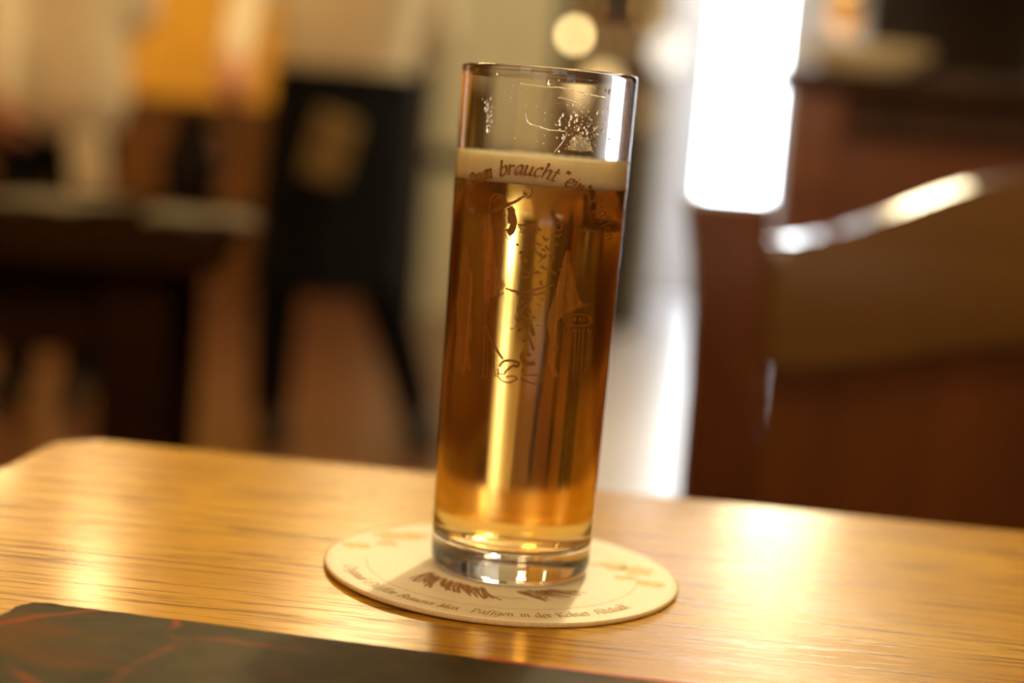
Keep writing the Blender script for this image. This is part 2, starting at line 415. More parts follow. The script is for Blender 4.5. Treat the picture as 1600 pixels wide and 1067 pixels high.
top = link_mesh('tabletop', bm, 'table', tb)
for x, y in ((0.10, -0.10), (TL - 0.10, -0.10), (0.10, -TD + 0.10), (TL - 0.10, -TD + 0.10)):
    bx('leg', (x - 0.03, x + 0.03, y - 0.03, y + 0.03, 0, TZ - 0.032), 'table_edge', tb, 0.004)
for x0, x1, y0, y1 in ((0.13, TL - 0.13, -0.115, -0.09), (0.13, TL - 0.13, -TD + 0.09, -TD + 0.115), (0.09, 0.115, -TD + 0.13, -0.13), (TL - 0.115, TL - 0.09, -TD + 0.13, -0.13)):
    bx('apron_rail', (x0, x1, y0, y1, TZ - 0.12, TZ - 0.032), 'table_edge', tb)
# ------------------------------------------------------------------ broad-nib lettering
NIB = math.radians(35)
G = {}   # glyph: (advance, [strokes]); x-height 1, ascender 1.55, descender -0.55
G['a'] = (0.98, [[(0.78, 0.86), (0.5, 1.0), (0.18, 0.75), (0.1, 0.35), (0.25, 0.03), (0.5, 0.15), (0.72, 0.5)], [(0.80, 1.0), (0.74, 0.4), (0.76, 0.1), (0.95, 0.08)]])
G['b'] = (0.98, [[(0.05, 1.45), (0.2, 1.55), (0.17, 0.6), (0.2, 0.15), (0.45, 0.0), (0.78, 0.25), (0.84, 0.65), (0.65, 0.97), (0.4, 0.9), (0.2, 0.6)]])
G['c'] = (0.85, [[(0.72, 0.82), (0.5, 1.0), (0.2, 0.75), (0.12, 0.35), (0.3, 0.02), (0.55, 0.05), (0.76, 0.22)]])
G['d'] = (1.02, [[(0.74, 0.88), (0.5, 1.0), (0.18, 0.75), (0.1, 0.35), (0.25, 0.03), (0.5, 0.12), (0.74, 0.5)], [(0.64, 1.5), (0.80, 1.55), (0.76, 0.4), (0.78, 0.08), (0.96, 0.06)]])
G['e'] = (0.88, [[(0.15, 0.48), (0.5, 0.55), (0.76, 0.75), (0.6, 1.0), (0.28, 0.85), (0.12, 0.42), (0.3, 0.02), (0.55, 0.05), (0.8, 0.25)]])
G['f'] = (0.66, [[(0.80, 1.45), (0.62, 1.58), (0.42, 1.3), (0.34, 0.6), (0.26, -0.2), (0.05, -0.5)], [(0.08, 0.95), (0.68, 0.98)]])
G['g'] = (0.98, [[(0.78, 0.86), (0.5, 1.0), (0.18, 0.75), (0.12, 0.4), (0.3, 0.1), (0.55, 0.2), (0.76, 0.55)], [(0.82, 1.0), (0.76, 0.2), (0.65, -0.35), (0.35, -0.52), (0.08, -0.38)]])
G['h'] = (1.02, [[(0.05, 1.47), (0.2, 1.55), (0.17, 0.6), (0.15, 0.0)], [(0.2, 0.55), (0.45, 0.95), (0.7, 0.92), (0.74, 0.5), (0.74, 0.1), (0.94, 0.06)]])
G['i'] = (0.50, [[(0.05, 0.9), (0.22, 1.0), (0.2, 0.3), (0.26, 0.04), (0.44, 0.08)], [(0.20, 1.30), (0.28, 1.36)]])
G['l'] = (0.50, [[(0.05, 1.47), (0.22, 1.55), (0.2, 0.4), (0.26, 0.04), (0.44, 0.08)]])
G['m'] = (1.50, [[(0.03, 0.88), (0.2, 1.0), (0.17, 0.0)], [(0.18, 0.6), (0.42, 0.96), (0.62, 0.9), (0.66, 0.0)], [(0.67, 0.6), (0.92, 0.96), (1.14, 0.9), (1.17, 0.15), (1.25, 0.03), (1.42, 0.1)]])
G['n'] = (1.04, [[(0.03, 0.88), (0.2, 1.0), (0.17, 0.0)], [(0.18, 0.6), (0.45, 0.96), (0.7, 0.9), (0.72, 0.15), (0.80, 0.03), (0.98, 0.1)]])
G['o'] = (0.95, [[(0.5, 1.0), (0.18, 0.75), (0.14, 0.3), (0.4, 0.0), (0.74, 0.25), (0.78, 0.7), (0.5, 1.0)]])
G['r'] = (0.75, [[(0.03, 0.88), (0.2, 1.0), (0.17, 0.0)], [(0.18, 0.6), (0.4, 0.95), (0.68, 0.92)]])
G['s'] = (0.72, [[(0.60, 0.85), (0.36, 1.0), (0.14, 0.8), (0.3, 0.55), (0.56, 0.32), (0.45, 0.04), (0.2, 0.02), (0.06, 0.16)]])
G['t'] = (0.66, [[(0.3, 1.4), (0.24, 0.6), (0.22, 0.15), (0.36, 0.0), (0.6, 0.14)], [(0.03, 0.96), (0.58, 1.0)]])
G['u'] = (1.04, [[(0.03, 0.9), (0.19, 1.0), (0.16, 0.3), (0.3, 0.03), (0.55, 0.15), (0.74, 0.5)], [(0.78, 1.0), (0.74, 0.2), (0.82, 0.04), (1.0, 0.1)]])
G['x'] = (0.92, [[(0.08, 0.9), (0.24, 0.98), (0.64, 0.02), (0.86, 0.1)], [(0.80, 0.98), (0.12, 0.02)]])
G['A'] = (1.35, [[(0.0, 0.0), (0.4, 0.7), (0.72, 1.5)], [(0.72, 1.5), (0.9, 0.7), (1.08, 0.0)], [(0.30, 0.5), (0.95, 0.5)], [(-0.1, 0.0), (0.2, 0.0)], [(0.9, 0.0), (1.28, 0.0)]])
G['B'] = (1.25, [[(0.22, 1.5), (0.2, 0.7), (0.2, 0.0)], [(0.02, 1.48), (0.6, 1.5), (0.95, 1.2), (0.75, 0.85), (0.25, 0.8)], [(0.5, 0.8), (1.0, 0.65), (1.02, 0.2), (0.6, 0.0), (0.02, 0.0)]])
G['D'] = (1.40, [[(0.24, 1.5), (0.22, 0.7), (0.22, 0.0)], [(0.02, 1.48), (0.65, 1.5), (1.12, 1.1), (1.12, 0.45), (0.7, 0.02), (0.02, 0.0)]])
G['K'] = (1.30, [[(0.24, 1.5), (0.22, 0.7), (0.22, 0.0)], [(1.02, 1.5), (0.6, 1.0), (0.24, 0.7)], [(0.45, 0.85), (0.8, 0.4), (1.22, 0.0)], [(0.02, 1.48), (0.44, 1.5)], [(0.02, 0.0), (0.44, 0.0)], [(0.85, 1.5), (1.18, 1.5)]])
G['M'] = (1.75, [[(0.1, 0.0), (0.2, 0.8), (0.34, 1.5)], [(0.34, 1.5), (0.55, 0.7), (0.76, 0.05)], [(0.76, 0.05), (1.05, 0.8), (1.3, 1.5)], [(1.3, 1.5), (1.34, 0.7), (1.40, 0.0)], [(-0.08, 0.0), (0.28, 0.0)], [(1.2, 0.0), (1.62, 0.0)], [(0.12, 1.5), (0.36, 1.5)], [(1.28, 1.5), (1.55, 1.5)]])
G['O'] = (1.40, [[(0.7, 1.52), (0.22, 1.15), (0.15, 0.45), (0.6, -0.02), (1.1, 0.35), (1.15, 1.1), (0.7, 1.52)]])
G['P'] = (1.20, [[(0.24, 1.5), (0.22, 0.7), (0.22, 0.0)], [(0.02, 1.46), (0.6, 1.52), (1.02, 1.2), (0.9, 0.8), (0.55, 0.66), (0.26, 0.72)], [(0.02, 0.0), (0.46, 0.0)]])
G['ä'] = (0.98, G['a'][1] + [[(0.30, 1.28), (0.36, 1.33)], [(0.62, 1.28), (0.68, 1.33)]])
G['ö'] = (0.95, G['o'][1] + [[(0.30, 1.28), (0.36, 1.33)], [(0.62, 1.28), (0.68, 1.33)]])
G['"'] = (0.62, [[(0.20, 1.62), (0.14, 1.22)], [(0.44, 1.62), (0.38, 1.22)]])
G[' '] = (0.55, [])

LIFT = [0]
def ribbon(bm, pts, place, width, thin, fixed=None):
    # a flat stroke of nib-dependent width; place(u, v) puts it on its surface
    n = len(pts); L = []; Rr = []; LIFT[0] = (LIFT[0] + 1) % 16; h_ = LIFT[0]*0.000004
    for i, (x, y) in enumerate(pts):
        a, c = pts[max(i-1, 0)], pts[min(i+1, n-1)]
        dx, dy = c[0]-a[0], c[1]-a[1]; l = math.hypot(dx, dy) or 1e-9
        h = fixed/2 if fixed else max(thin, width*abs(math.sin(math.atan2(dy, dx) - NIB)))/2
        L.append(bm.verts.new(place(x - dy/l*h, y + dx/l*h, h_))); Rr.append(bm.verts.new(place(x + dy/l*h, y - dx/l*h, h_)))
    for i in range(n-1):
        bm.faces.new((L[i], Rr[i], Rr[i+1], L[i+1]))

def word(bm, text, xh, place, slant=0.0, width=0.25, thin=0.10, span=None, u0=0.0):
    adv = sum(G[c][0] for c in text)*xh
    k = span/adv if span else 1.0
    u = u0
    for c in text:
        a, strokes = G[c]
        for s in strokes:
            P = [(u + (x + y*slant)*xh*k, y*xh) for x, y in catmull(s, 5)]
            ribbon(bm, P, place, width*xh, thin*xh)
        u += a*xh*k
    return u

# ------------------------------------------------------------------ the coaster
CX, CY, CR, CT = -0.0022, -0.0027, 0.0535, 0.0014
def warp(x, y):      # the board lifts a little on its left front rim
    r = math.hypot(x, y); a = math.atan2(y, x)
    k = max(0.0, (r - 0.033)/0.0205)
    return 0.0007*k*k*max(0.0, math.cos(a - math.radians(-150)))**1.5
cs = thing('beer_coaster', 'round cream cardboard coaster with gold lettering under the glass', 'coaster', (CX, CY, TZ))
bm = bmesh.new()
prof = [(0, CT), (0.012, CT), (0.024, CT), (0.033, CT), (0.040, CT), (0.046, CT), (0.050, CT), (0.0530, CT), (CR, CT - 0.0004), (CR, 0.0004), (0.0531, 0.0), (0.046, 0), (0.033, 0), (0.024, 0), (0, 0)]
lathe(bm, prof, 120)
for v in bm.verts: v.co.z += warp(v.co.x, v.co.y)
for f in bm.faces:
    c = f.calc_center_median(); f.material_index = 1 if math.hypot(c.x, c.y) > 0.0529 and c.z < CT + warp(c.x, c.y) - 0.0001 else 0
link_mesh('board', bm, ['board', 'boardedge'], cs, True)
def ring_place(r0, h=0.00004):
    def f(u, v, hh=0.0):       # u = arc length along the baseline from angle 0, v inward from the baseline radius
        a = u/r0; r = r0 - v
        x, y = r*math.cos(a), r*math.sin(a)
        return (x, y, CT + h + hh + warp(x, y))
    return f
RB = 0.0482
pl = ring_place(RB)
bm = bmesh.new()
for text, a0, a1, sl in (('Original', -165.5, -146.5, 0.2), ('Pfaffen', -144, -128.5, 0.2), ('Brauerei', -126.5, -112.5, 0.2), ('Max', -110.5, -103, 0.2), ('Päffgen', -99, -84.5, 0.2),
                         ('in', -82.3, -78.8, 0.0), ('der', -77.2, -71.0, 0.0), ('Kölner', -69.3, -56.5, 0.0), ('Altstadt', -54.5, -38.5, 0.0)):
    word(bm, text, 0.0026, pl, sl, 0.27, 0.09, span=math.radians(a1 - a0)*RB, u0=math.radians(a0)*RB)
link_mesh('lettering', bm, 'ink', cs, recalc=False)
bm = bmesh.new()
for a0, a1 in ((-178, -4), (28, 152)):
    pts = [(math.radians(a0 + (a1-a0)*k/80)*0.041, 0) for k in range(81)]
    ribbon(bm, pts, ring_place(0.041), 0, 0, fixed=0.00022)
link_mesh('printed_ring', bm, 'ink', cs, recalc=False)
def flat(x, y, hh=0.0): return (x, y, CT + 0.00004 + hh + warp(x, y))
def leaf(bm, r, adeg, size, rot, lobes):
    a = math.radians(adeg); cx_, cy_ = r*math.cos(a), r*math.sin(a); rot = math.radians(rot)
    c = bm.verts.new(flat(cx_, cy_)); ring = []
    n = 40
    for k in range(n):
        t = 2*PI*k/n
        rad = size*(0.62 + 0.38*abs(math.cos(lobes*t/2))**0.7) if lobes else size*(0.55 + 0.45*abs(math.cos(t))) * (1 + 0.07*math.cos(9*t))
        ring.append(bm.verts.new(flat(cx_ + rad*math.cos(t + rot), cy_ + rad*math.sin(t + rot))))
    for k in range(n): bm.faces.new((c, ring[k], ring[(k+1) % n]))
for leaves in (((47.0, 166, 4.6, 5, 0), (45.5, 143, 6.0, 40, 5), (40.3, 155, 3.6, 0, 0), (41.0, 135, 5.0, 10, 3), (33.5, 128, 2.2, 0, 0)),
               ((45.0, -5, 4.6, -15, 0), (43.0, 13, 5.4, 20, 5), (37.5, 1, 3.6, 10, 0), (37.0, 20, 5.0, 30, 3), (31.5, 25, 2.2, 0, 0))):
    for r, a, s, rot, lb in leaves:
        bm = bmesh.new(); leaf(bm, r/1000, a, s/1000, rot, lb)
        link_mesh('printed_leaf', bm, 'inkleaf', cs, recalc=False)
for st_, en_ in ((166, 143), (143, 128), (-5, 13), (13, 28)):
    bm = bmesh.new()
    ribbon(bm, [(math.radians(st_ + (en_-st_)*k/12)*0.043, 0.0015*math.sin(PI*k/12)) for k in range(13)], ring_place(0.043), 0, 0, fixed=0.0004)
    link_mesh('printed_stem', bm, 'inkleaf', cs, recalc=False)
bm = bmesh.new()
rnd = random.Random(3)
for lo, hi, n in ((-152, -100, 42), (-78, -48, 22)):
    for k in range(n):
        a = math.radians(lo + (hi-lo)*(k + rnd.random()*0.8)/n)
        r0 = 0.0225 + rnd.random()*0.002; r1 = 0.0285 + rnd.random()*0.0055
        sk = 0.10 + rnd.random()*0.12
        pts = [(r0*math.cos(a), r0*math.sin(a)), ((r0+r1)/2*math.cos(a+sk*0.4), (r0+r1)/2*math.sin(a+sk*0.4)), (r1*math.cos(a+sk), r1*math.sin(a+sk))]
        ribbon(bm, catmull(pts, 4), flat, 0, 0, fixed=0.0004 + rnd.random()*0.0006)
tag(link_mesh('printed_emblem', bm, 'inkdark', cs, recalc=False), 'brown hatched strokes of the emblem')
bm = bmesh.new()
ribbon(bm, [(-0.004 + 0.012*k/10, -0.0305 - 0.0006*math.sin(k*1.3)) for k in range(11)], flat, 0, 0, fixed=0.0005)
link_mesh('printed_flourish', bm, 'ink', cs, recalc=False)

# ------------------------------------------------------------------ the glass of beer
GZ = TZ + CT + 0.0001
gl = thing('beer_glass', 'tall straight glass of amber beer with gold print standing on the coaster', 'glass', (0, 0, GZ))
HG = 0.1493
def ro(z): return 0.02416 + (0.02578 - 0.02416)*z/HG
def ri(z): return ro(z) - (0.00125 + 0.0007*max(0.0, 1 - z/0.06))
prof = [(0, 0.0016), (0.010, 0.0014), (0.0185, 0.0006), (0.0205, 0.0), (0.0222, 0.0003), (0.0234, 0.0012), (0.0240, 0.0026), (ro(0.005), 0.005)]
prof += [(ro(z), z) for z in [0.012 + (HG - 0.0145)*k/10 for k in range(11)]]
rr = (ro(HG) - ri(HG))/2; rm = ro(HG) - rr
prof += [(rm + rr*math.cos(math.radians(a)), HG - rr + rr*math.sin(math.radians(a))) for a in (0, 25, 50, 75, 105, 130, 155, 180)]
prof += [(ri(z), z) for z in [HG - 0.0025 - (HG - 0.0185)*k/10 for k in range(11)]]
BZ = 0.0088
prof += [(ri(0.0135), 0.0135), (ri(0.0118)-0.0006, 0.0112), (0.0200, BZ + 0.0008), (0.0175, BZ + 0.0001), (0.010, BZ + 0.0003), (0, BZ + 0.0005)]
lat('glass_body', prof, 'glass', gl, 128)
BT = 0.1167; FT = 0.1248
e = 0.00025
prof = [(0, BZ + 0.0005 - e), (0.010, BZ + 0.0003 - e), (0.0176, BZ + 0.0001 - e), (0.0202, BZ + 0.0008 - e), (ri(0.0118)-0.0006+e, 0.0112 - e*0.6), (ri(0.0135) + e, 0.0135)]
prof += [(ri(z) + e, z) for z in [0.016 + (BT - 0.016)*k/8 for k in range(9)]] + [(0.012, BT), (0, BT)]
tag(lat('beer', prof, 'beer', gl, 128), 'clear amber beer')
bm = bmesh.new()
prof = [(0, BT - 0.0004), (0.012, BT - 0.0004)] + [(ri(z) + e*0.7, z) for z in (BT - 0.0004, BT + 0.002, BT + 0.004, FT - 0.001, FT)]
prof += [(ri(FT) - 0.0006, FT - 0.0006), (0.021, FT - 0.0010), (0.015, FT - 0.0012), (0.008, FT - 0.0012), (0, FT - 0.0012)]
lathe(bm, prof, 128)
rnd = random.Random(5)
for v in bm.verts:
    if v.co.z > FT - 0.0002: v.co.z += rnd.uniform(-0.0002, 0.0002)
tag(link_mesh('foam', bm, 'foam', gl, True), 'cream foam head')
# tiny bubbles along the foam's upper rim
bm = bmesh.new()
for k in range(170):
    a = rnd.uniform(-PI, 0) if k < 130 else rnd.uniform(0, PI); r = ri(FT) - rnd.uniform(0.0003, 0.0028); s = rnd.uniform(0.00012, 0.00036)
    bmesh.ops.create_icosphere(bm, subdivisions=1, radius=s, matrix=Matrix.Translation((r*math.cos(a), r*math.sin(a), FT - 0.0006 + s*0.3)))
tag(link_mesh('foam_bubbles', bm, 'foam', gl, True), kind='stuff')

def cyl_place(off):
    def f(u, z, hh=0.0):      # u, z in millimetres on the unrolled outside of the glass
        zz = z/1000; r = ro(zz); a = u/1000/r; r += off + hh
        return (r*math.sin(a), -r*math.cos(a), zz)
    return f
cp = cyl_place(0.00004)
# arched lettering
RT, UC, ZT = 32.0, -4.5, 87.0
def arc_place(u, v, hh=0.0):
    a = (u - UC)/RT; r = RT + v
    return cp(UC + r*math.sin(a), ZT + r*math.cos(a), hh)
bm = bmesh.new()
for text, u0, u1 in (('Drum', -23.2, -14.4), ('braucht', -12.4, 4.2), ('"ein"', 5.2, 13.8), ('Pfaffen', 16.0, 30.5)):
    word(bm, text, 2.65, arc_place, 0.22, 0.35, 0.15, span=u1 - u0, u0=u0)
link_mesh('lettering', bm, 'goldprint', gl, recalc=False)
STROKES=[(0.45,[(-14.6,108.5),(-14.5,110.7),(-13.4,112.7),(-12,113),(-10.9,112.6)]),
(0.91,[(-11.4,112.7),(-10.3,111.9),(-9.4,110.4)]),
(0.36,[(-13.4,110.4),(-12.7,111.9),(-11.5,112.2)]),
(0.91,[(-13.4,108),(-10.9,109.4),(-8.2,110.7)]),
(0.64,[(-8.2,110.7),(-6.6,111.5),(-5.2,112.6)]),
(0.36,[(-5.2,112.6),(-4.3,113.2)]),
(0.27,[(-4.3,114.6),(-4,113)]),
(0.27,[(-4.9,113.8),(-3.3,114)]),
(0.22,[(-4.6,114.4),(-3.4,113.3)]),
(0.24,[(-4.2,115.9),(-2.7,115.8),(-2.1,115),(-2.5,113.5),(-3.6,112.7)]),
(1.45,[(-8.3,109.8),(-7.4,108.1),(-6.7,106),(-6.7,104)]),
(1.64,[(-6.8,104.9),(-7.2,103.2),(-8.3,102.4)]),
(0.91,[(-8,108.4),(-8.1,106.6),(-7.6,105.2)]),
(0.36,[(-7.7,109.3),(-7,109.4),(-6.7,108.7),(-7.2,107.9)]),
(0.55,[(-6.5,106),(-5.9,105)]),
(0.91,[(-14.1,108.2),(-14.1,105.4),(-13.4,103.2)]),
(1.09,[(-14.7,107.2),(-14.6,104.5),(-13.7,101.7)]),
(0.4,[(-12.6,106.3),(-11.8,106.4)]),
(0.4,[(-10.1,107.3),(-9.3,107.5)]),
(0.27,[(-9.8,106.6),(-10.1,105.6),(-10.5,105.4)]),
(0.47,[(-10.1,104.7),(-9.3,104.8)]),
(0.27,[(-12.9,106.8),(-11.7,107.1)]),
(0.33,[(-12.8,103.4),(-11.5,102.8),(-10.1,102.8),(-8.6,103.4)]),
(0.36,[(-11.2,101.7),(-9.4,102.1)]),
(0.36,[(-11.1,100.8),(-9.3,101)]),
(0.22,[(-9,102.1),(-7.7,100.5)]),
(0.45,[(-5.5,105),(-2.8,105.1),(-0.6,104.9),(1.3,104)]),
(0.73,[(-1.5,105.2),(-1,105.6),(-0.2,104.9)]),
(0.24,[(-5.4,104.3),(-4.3,104.4),(-4.6,103.6),(-3.6,103.9)]),
(0.24,[(-4.8,103.1),(-2.6,103.3),(-1.8,103.9)]),
(0.47,[(-1.1,104.5),(-1.5,102.8)]),
(0.47,[(0.4,104.2),(-0.4,102.7)]),
(0.29,[(-2.9,102.7),(-1.1,102.3)]),
(0.44,[(-5.6,99.4),(-5.1,99.6),(-5,99.1)]),
(0.55,[(-4.3,97),(-3.8,97.6),(-3.4,97.1)]),
(0.91,[(-3.7,96.3),(-2.9,95.5),(-1.9,95)]),
(0.36,[(-1.6,101.4),(0.1,98.3),(2.3,96.3)]),
(0.55,[(1.1,97.6),(2.6,96.5),(3.1,97.4)]),
(0.29,[(1,94.9),(2.6,96.5)]),
(0.47,[(1.8,102.4),(2.8,101.4),(3.5,102)]),
(0.47,[(2.7,99.9),(3.9,98.7),(4.8,99.3)]),
(0.4,[(4,97.1),(5.6,96.5)]),
(0.44,[(0.1,100.4),(1.6,99.8)]),
(0.4,[(1.7,98.8),(3,98.5)]),
(0.36,[(4.8,105.8),(5.8,106.6),(7,106),(6.6,104.5),(5.2,104.6)]),
(0.36,[(4.3,103.3),(5.8,102.7),(7,103.5)]),
(0.36,[(4.5,100.8),(6.4,100.2)]),
(0.55,[(-3.4,91.1),(-2.3,90.5),(-0.9,91)]),
(0.36,[(-2.5,92.6),(-1,92)]),
(0.44,[(0.1,91.8),(1.5,92.6)]),
(0.36,[(2.1,94.1),(3.7,93.1)]),
(0.4,[(-7.6,86.9),(-3.6,86.3),(0.5,87.1),(6,89.1)]),
(0.27,[(-6.4,86.4),(-2.8,85.9),(0.9,86.4)]),
(0.33,[(-4.3,85.6),(-1.1,85.3),(1.9,86.1),(3.8,86.9)]),
(0.44,[(0.2,84.7),(-0.6,83.5),(-1.8,82.1)]),
(0.29,[(-1.3,84.4),(-2.6,83)]),
(0.4,[(-1.8,82.1),(-2.6,80.6),(-2.8,79.1)]),
(0.51,[(-2.4,78.2),(-1.7,77),(-1.1,76)]),
(0.47,[(-0.3,74.4),(0.8,72.5),(1.9,70)]),
(0.55,[(0.1,81.4),(-0.4,80.3)]),
(0.55,[(0.1,79),(-0.4,78.1)]),
(0.91,[(0.2,77.6),(0.9,76),(1.6,74.2)]),
(0.47,[(-3.7,80.9),(-3.4,81.6),(-2.8,81.3)]),
(0.44,[(-3.6,77.8),(-3.3,78.3),(-2.9,77.8)]),
(0.47,[(-2.9,74.9),(-2.5,75.7),(-2,75.2)]),
(0.47,[(-1.5,71.9),(-1.2,72.7),(-0.6,72.2)]),
(0.4,[(0.2,68.2),(0.4,69),(0.9,68.8),(0.8,68.1)]),
(0.22,[(-4,79.7),(-4.1,78.8)]),
(0.22,[(-3.7,76.8),(-3.5,76.1)]),
(0.22,[(-2.4,73.7),(-2.1,72.8)]),
(0.47,[(-12.9,76),(-11.8,73.7),(-10.8,71.8)]),
(0.58,[(-10.8,71.8),(-8.8,69.1),(-6.6,66.6)]),
(0.29,[(-8,85.7),(-9.5,84.3),(-10.6,83)]),
(0.29,[(-10.6,83),(-11.9,81.2),(-12.7,79.1),(-13.1,76.5)]),
(0.55,[(-7.6,64.4),(-6.4,66.1),(-4.2,66.5),(-1.8,66)]),
(0.62,[(-3.7,65.4),(-2.4,65),(-1.8,66)]),
(0.36,[(-8,63.8),(-7.7,62.8),(-8,62)]),
(0.36,[(-8,61.8),(-6.5,60.5),(-4.1,60.2),(-2,61.6)]),
(0.29,[(-7.8,62.2),(-5.4,62.5)]),
(0.47,[(-6,62.8),(-4.9,64),(-3.7,65.1)]),
(0.29,[(-5.5,61.6),(-3.7,62.1),(-2.2,61.9)]),
(0.91,[(-0.9,69.4),(-1.3,67.5),(0.2,66),(2.6,66.4)]),
(0.33,[(-1,61.6),(1.6,60.7),(4,60.5),(5.3,62.5),(5.3,65.2),(4.2,66.5)]),
(0.55,[(-0.9,64.4),(-0.3,63.9)]),
(0.27,[(-0.4,62.6),(2.1,63),(4,62.8)]),
(0.36,[(3.9,61.3),(4.8,62.4)]),
(0.33,[(-13.2,91.7),(-12.2,89.8),(-12.2,87.4),(-12.6,80.6)]),
(0.25,[(-13.6,88.2),(-13.5,80.9),(-13.5,76.2)]),
(0.36,[(-13.2,75.4),(-12.6,66.2),(-12.4,61)]),
(0.25,[(-12,73.7),(-11.1,61.2)]),
(0.44,[(-13.4,60.7),(-10.9,61)]),
(0.55,[(-17.5,79),(-15.9,79.3),(-14.9,78.7)]),
(0.27,[(-10.9,70.1),(-9.2,66.7)]),
(0.25,[(-9.8,67.3),(-8.5,61.2)]),
(0.36,[(9.3,79.7),(11.9,80.6),(15.5,80.8),(19,80)]),
(0.47,[(19,80),(19.7,78.7),(18.5,77.8)]),
(0.36,[(18.5,77.8),(15.2,77.5),(12.1,77.8),(9.6,79.2)]),
(0.36,[(14.5,83.9),(16.6,83.7),(18.8,83.9)]),
(0.29,[(14.4,83),(17.2,83)]),
(0.25,[(10.4,77),(10.5,71.9),(10.7,65.4)]),
(0.4,[(11.6,76.7),(11.7,71.9),(12.1,63)]),
(0.25,[(12.9,76.3),(12.9,71.9),(13.1,64.7)]),
(0.4,[(14.1,76.9),(14.2,71.9),(14.6,62.2)]),
(0.25,[(15.5,76.5),(15.6,71.9),(15.7,63.9)]),
(0.4,[(16.9,77.1),(17,71.9),(17.3,61.4)]),
(0.25,[(18.4,76.7),(18.5,71.8),(18.6,63.1)]),
(0.4,[(19.5,76.3),(19.5,71.8),(19.3,64.7)]),
(0.73,[(9.7,79.6),(10.4,79.2)]),
(0.62,[(10,76.6),(10.3,75.7)]),
(0.73,[(11.4,79.4),(12,79.3)]),
(0.62,[(11.6,76.7),(11.9,75.8)]),
(0.73,[(13,79.7),(13.7,79.3)]),
(0.62,[(13.3,76.7),(13.6,75.8)]),
(0.73,[(14.8,79.5),(15.5,79.3)]),
(0.62,[(15.1,76.7),(15.4,75.8)]),
(0.73,[(16.3,79.7),(17.1,79.3)]),
(0.62,[(16.7,76.7),(17,75.8)]),
(0.73,[(18.1,79.5),(18.9,79.3)]),
(0.62,[(18.4,76.7),(18.8,75.7)])]
FILLS=[[(-16.2,106.2),(-14.4,107),(-13.1,102.5),(-12.3,100.2),(-12.5,97.4),(-11.2,95),(-11.3,93.2),(-9.9,91.3),(-10,89.9),(-7.6,87.8),(-8.3,86.6),(-9.8,85.7),(-10.1,84.9),(-11.7,83.8),(-12.8,81.9),(-13.9,82.6),(-15.2,91.7)],
[(8.6,98.3),(10.1,98.9),(10.2,95.7),(11.4,92.1),(12.8,88.5),(14.4,85.2),(16.1,83.7),(14,82.6),(11.6,81.5),(9.7,80.5),(8.2,79.2),(7.8,75.5),(9,70.9),(8.2,66.3),(9.7,62.6),(7.7,63.3),(6.4,67.1),(6.4,73.6),(4.8,79),(6.2,84.5),(7.3,90.1),(8,94.6)],
[(-24.1,95.8),(-23.1,98.2),(-21.4,94.6),(-19.1,89.4),(-18.3,83.9),(-18.5,78.4),(-17.4,72.9),(-18.1,67.2),(-17,61.8),(-18.7,63.4),(-19.8,60.2),(-22.5,62.8),(-23,58.9),(-24.7,64.3),(-24.3,71.9),(-25.8,79.2),(-25,86.8),(-25,92.4)]]

bm = bmesh.new()
for wd, pts in STROKES:
    ribbon(bm, catmull(pts, 5), cp, 0, 0, fixed=wd*1.35)
rnd = random.Random(11)
# engraved hatching inside the solid areas: short upright strokes with ragged ends
for u, z, n, du, dz in ((3, 84, 26, 5, 8), (9, 82, 20, 5, 8), (5, 92, 14, 6, 4), (-2, 76, 8, 4, 3)):
    for k in range(n):
        a, c = u + rnd.uniform(-du, du), z + rnd.uniform(-dz, dz); l = rnd.uniform(0.5, 1.7); t = rnd.uniform(-1.2, 0.3)
        ribbon(bm, [(a, c), (a + l*math.cos(t)*0.5, c + l*math.sin(t)*0.5 + 0.1), (a + l*math.cos(t), c + l*math.sin(t))], cp, 0, 0, fixed=rnd.uniform(0.12, 0.4))
tag(link_mesh('printed_figure', bm, 'goldprint', gl, recalc=False), 'gold line drawing of a stout man in a brimmed hat')
bm = bmesh.new()
def fill(poly):
    us = [q[0] for q in poly]; step = 0.30; u = min(us)
    while u < max(us):
        zs = []
        for (a, b_), (c, d) in zip(poly, poly[1:] + poly[:1]):
            if (a <= u < c) or (c <= u < a): zs.append(b_ + (d - b_)*(u - a)/(c - a))
        zs.sort()
        for z0, z1 in zip(zs[::2], zs[1::2]):
            z0 -= rnd.uniform(0, 0.5); z1 += rnd.uniform(0, 0.4); n = max(2, int((z1 - z0)/1.5))
            ribbon(bm, [(u + rnd.uniform(-0.04, 0.04), z0 + (z1 - z0)*k/n) for k in range(n + 1)], cp, 0, 0, fixed=rnd.uniform(0.10, 0.24))
        u += step*rnd.uniform(0.6, 1.4)
for q in FILLS: fill(q)
tag(link_mesh('printed_hatching', bm, 'goldfill', gl, recalc=False), 'gold hatched areas of the drawing')

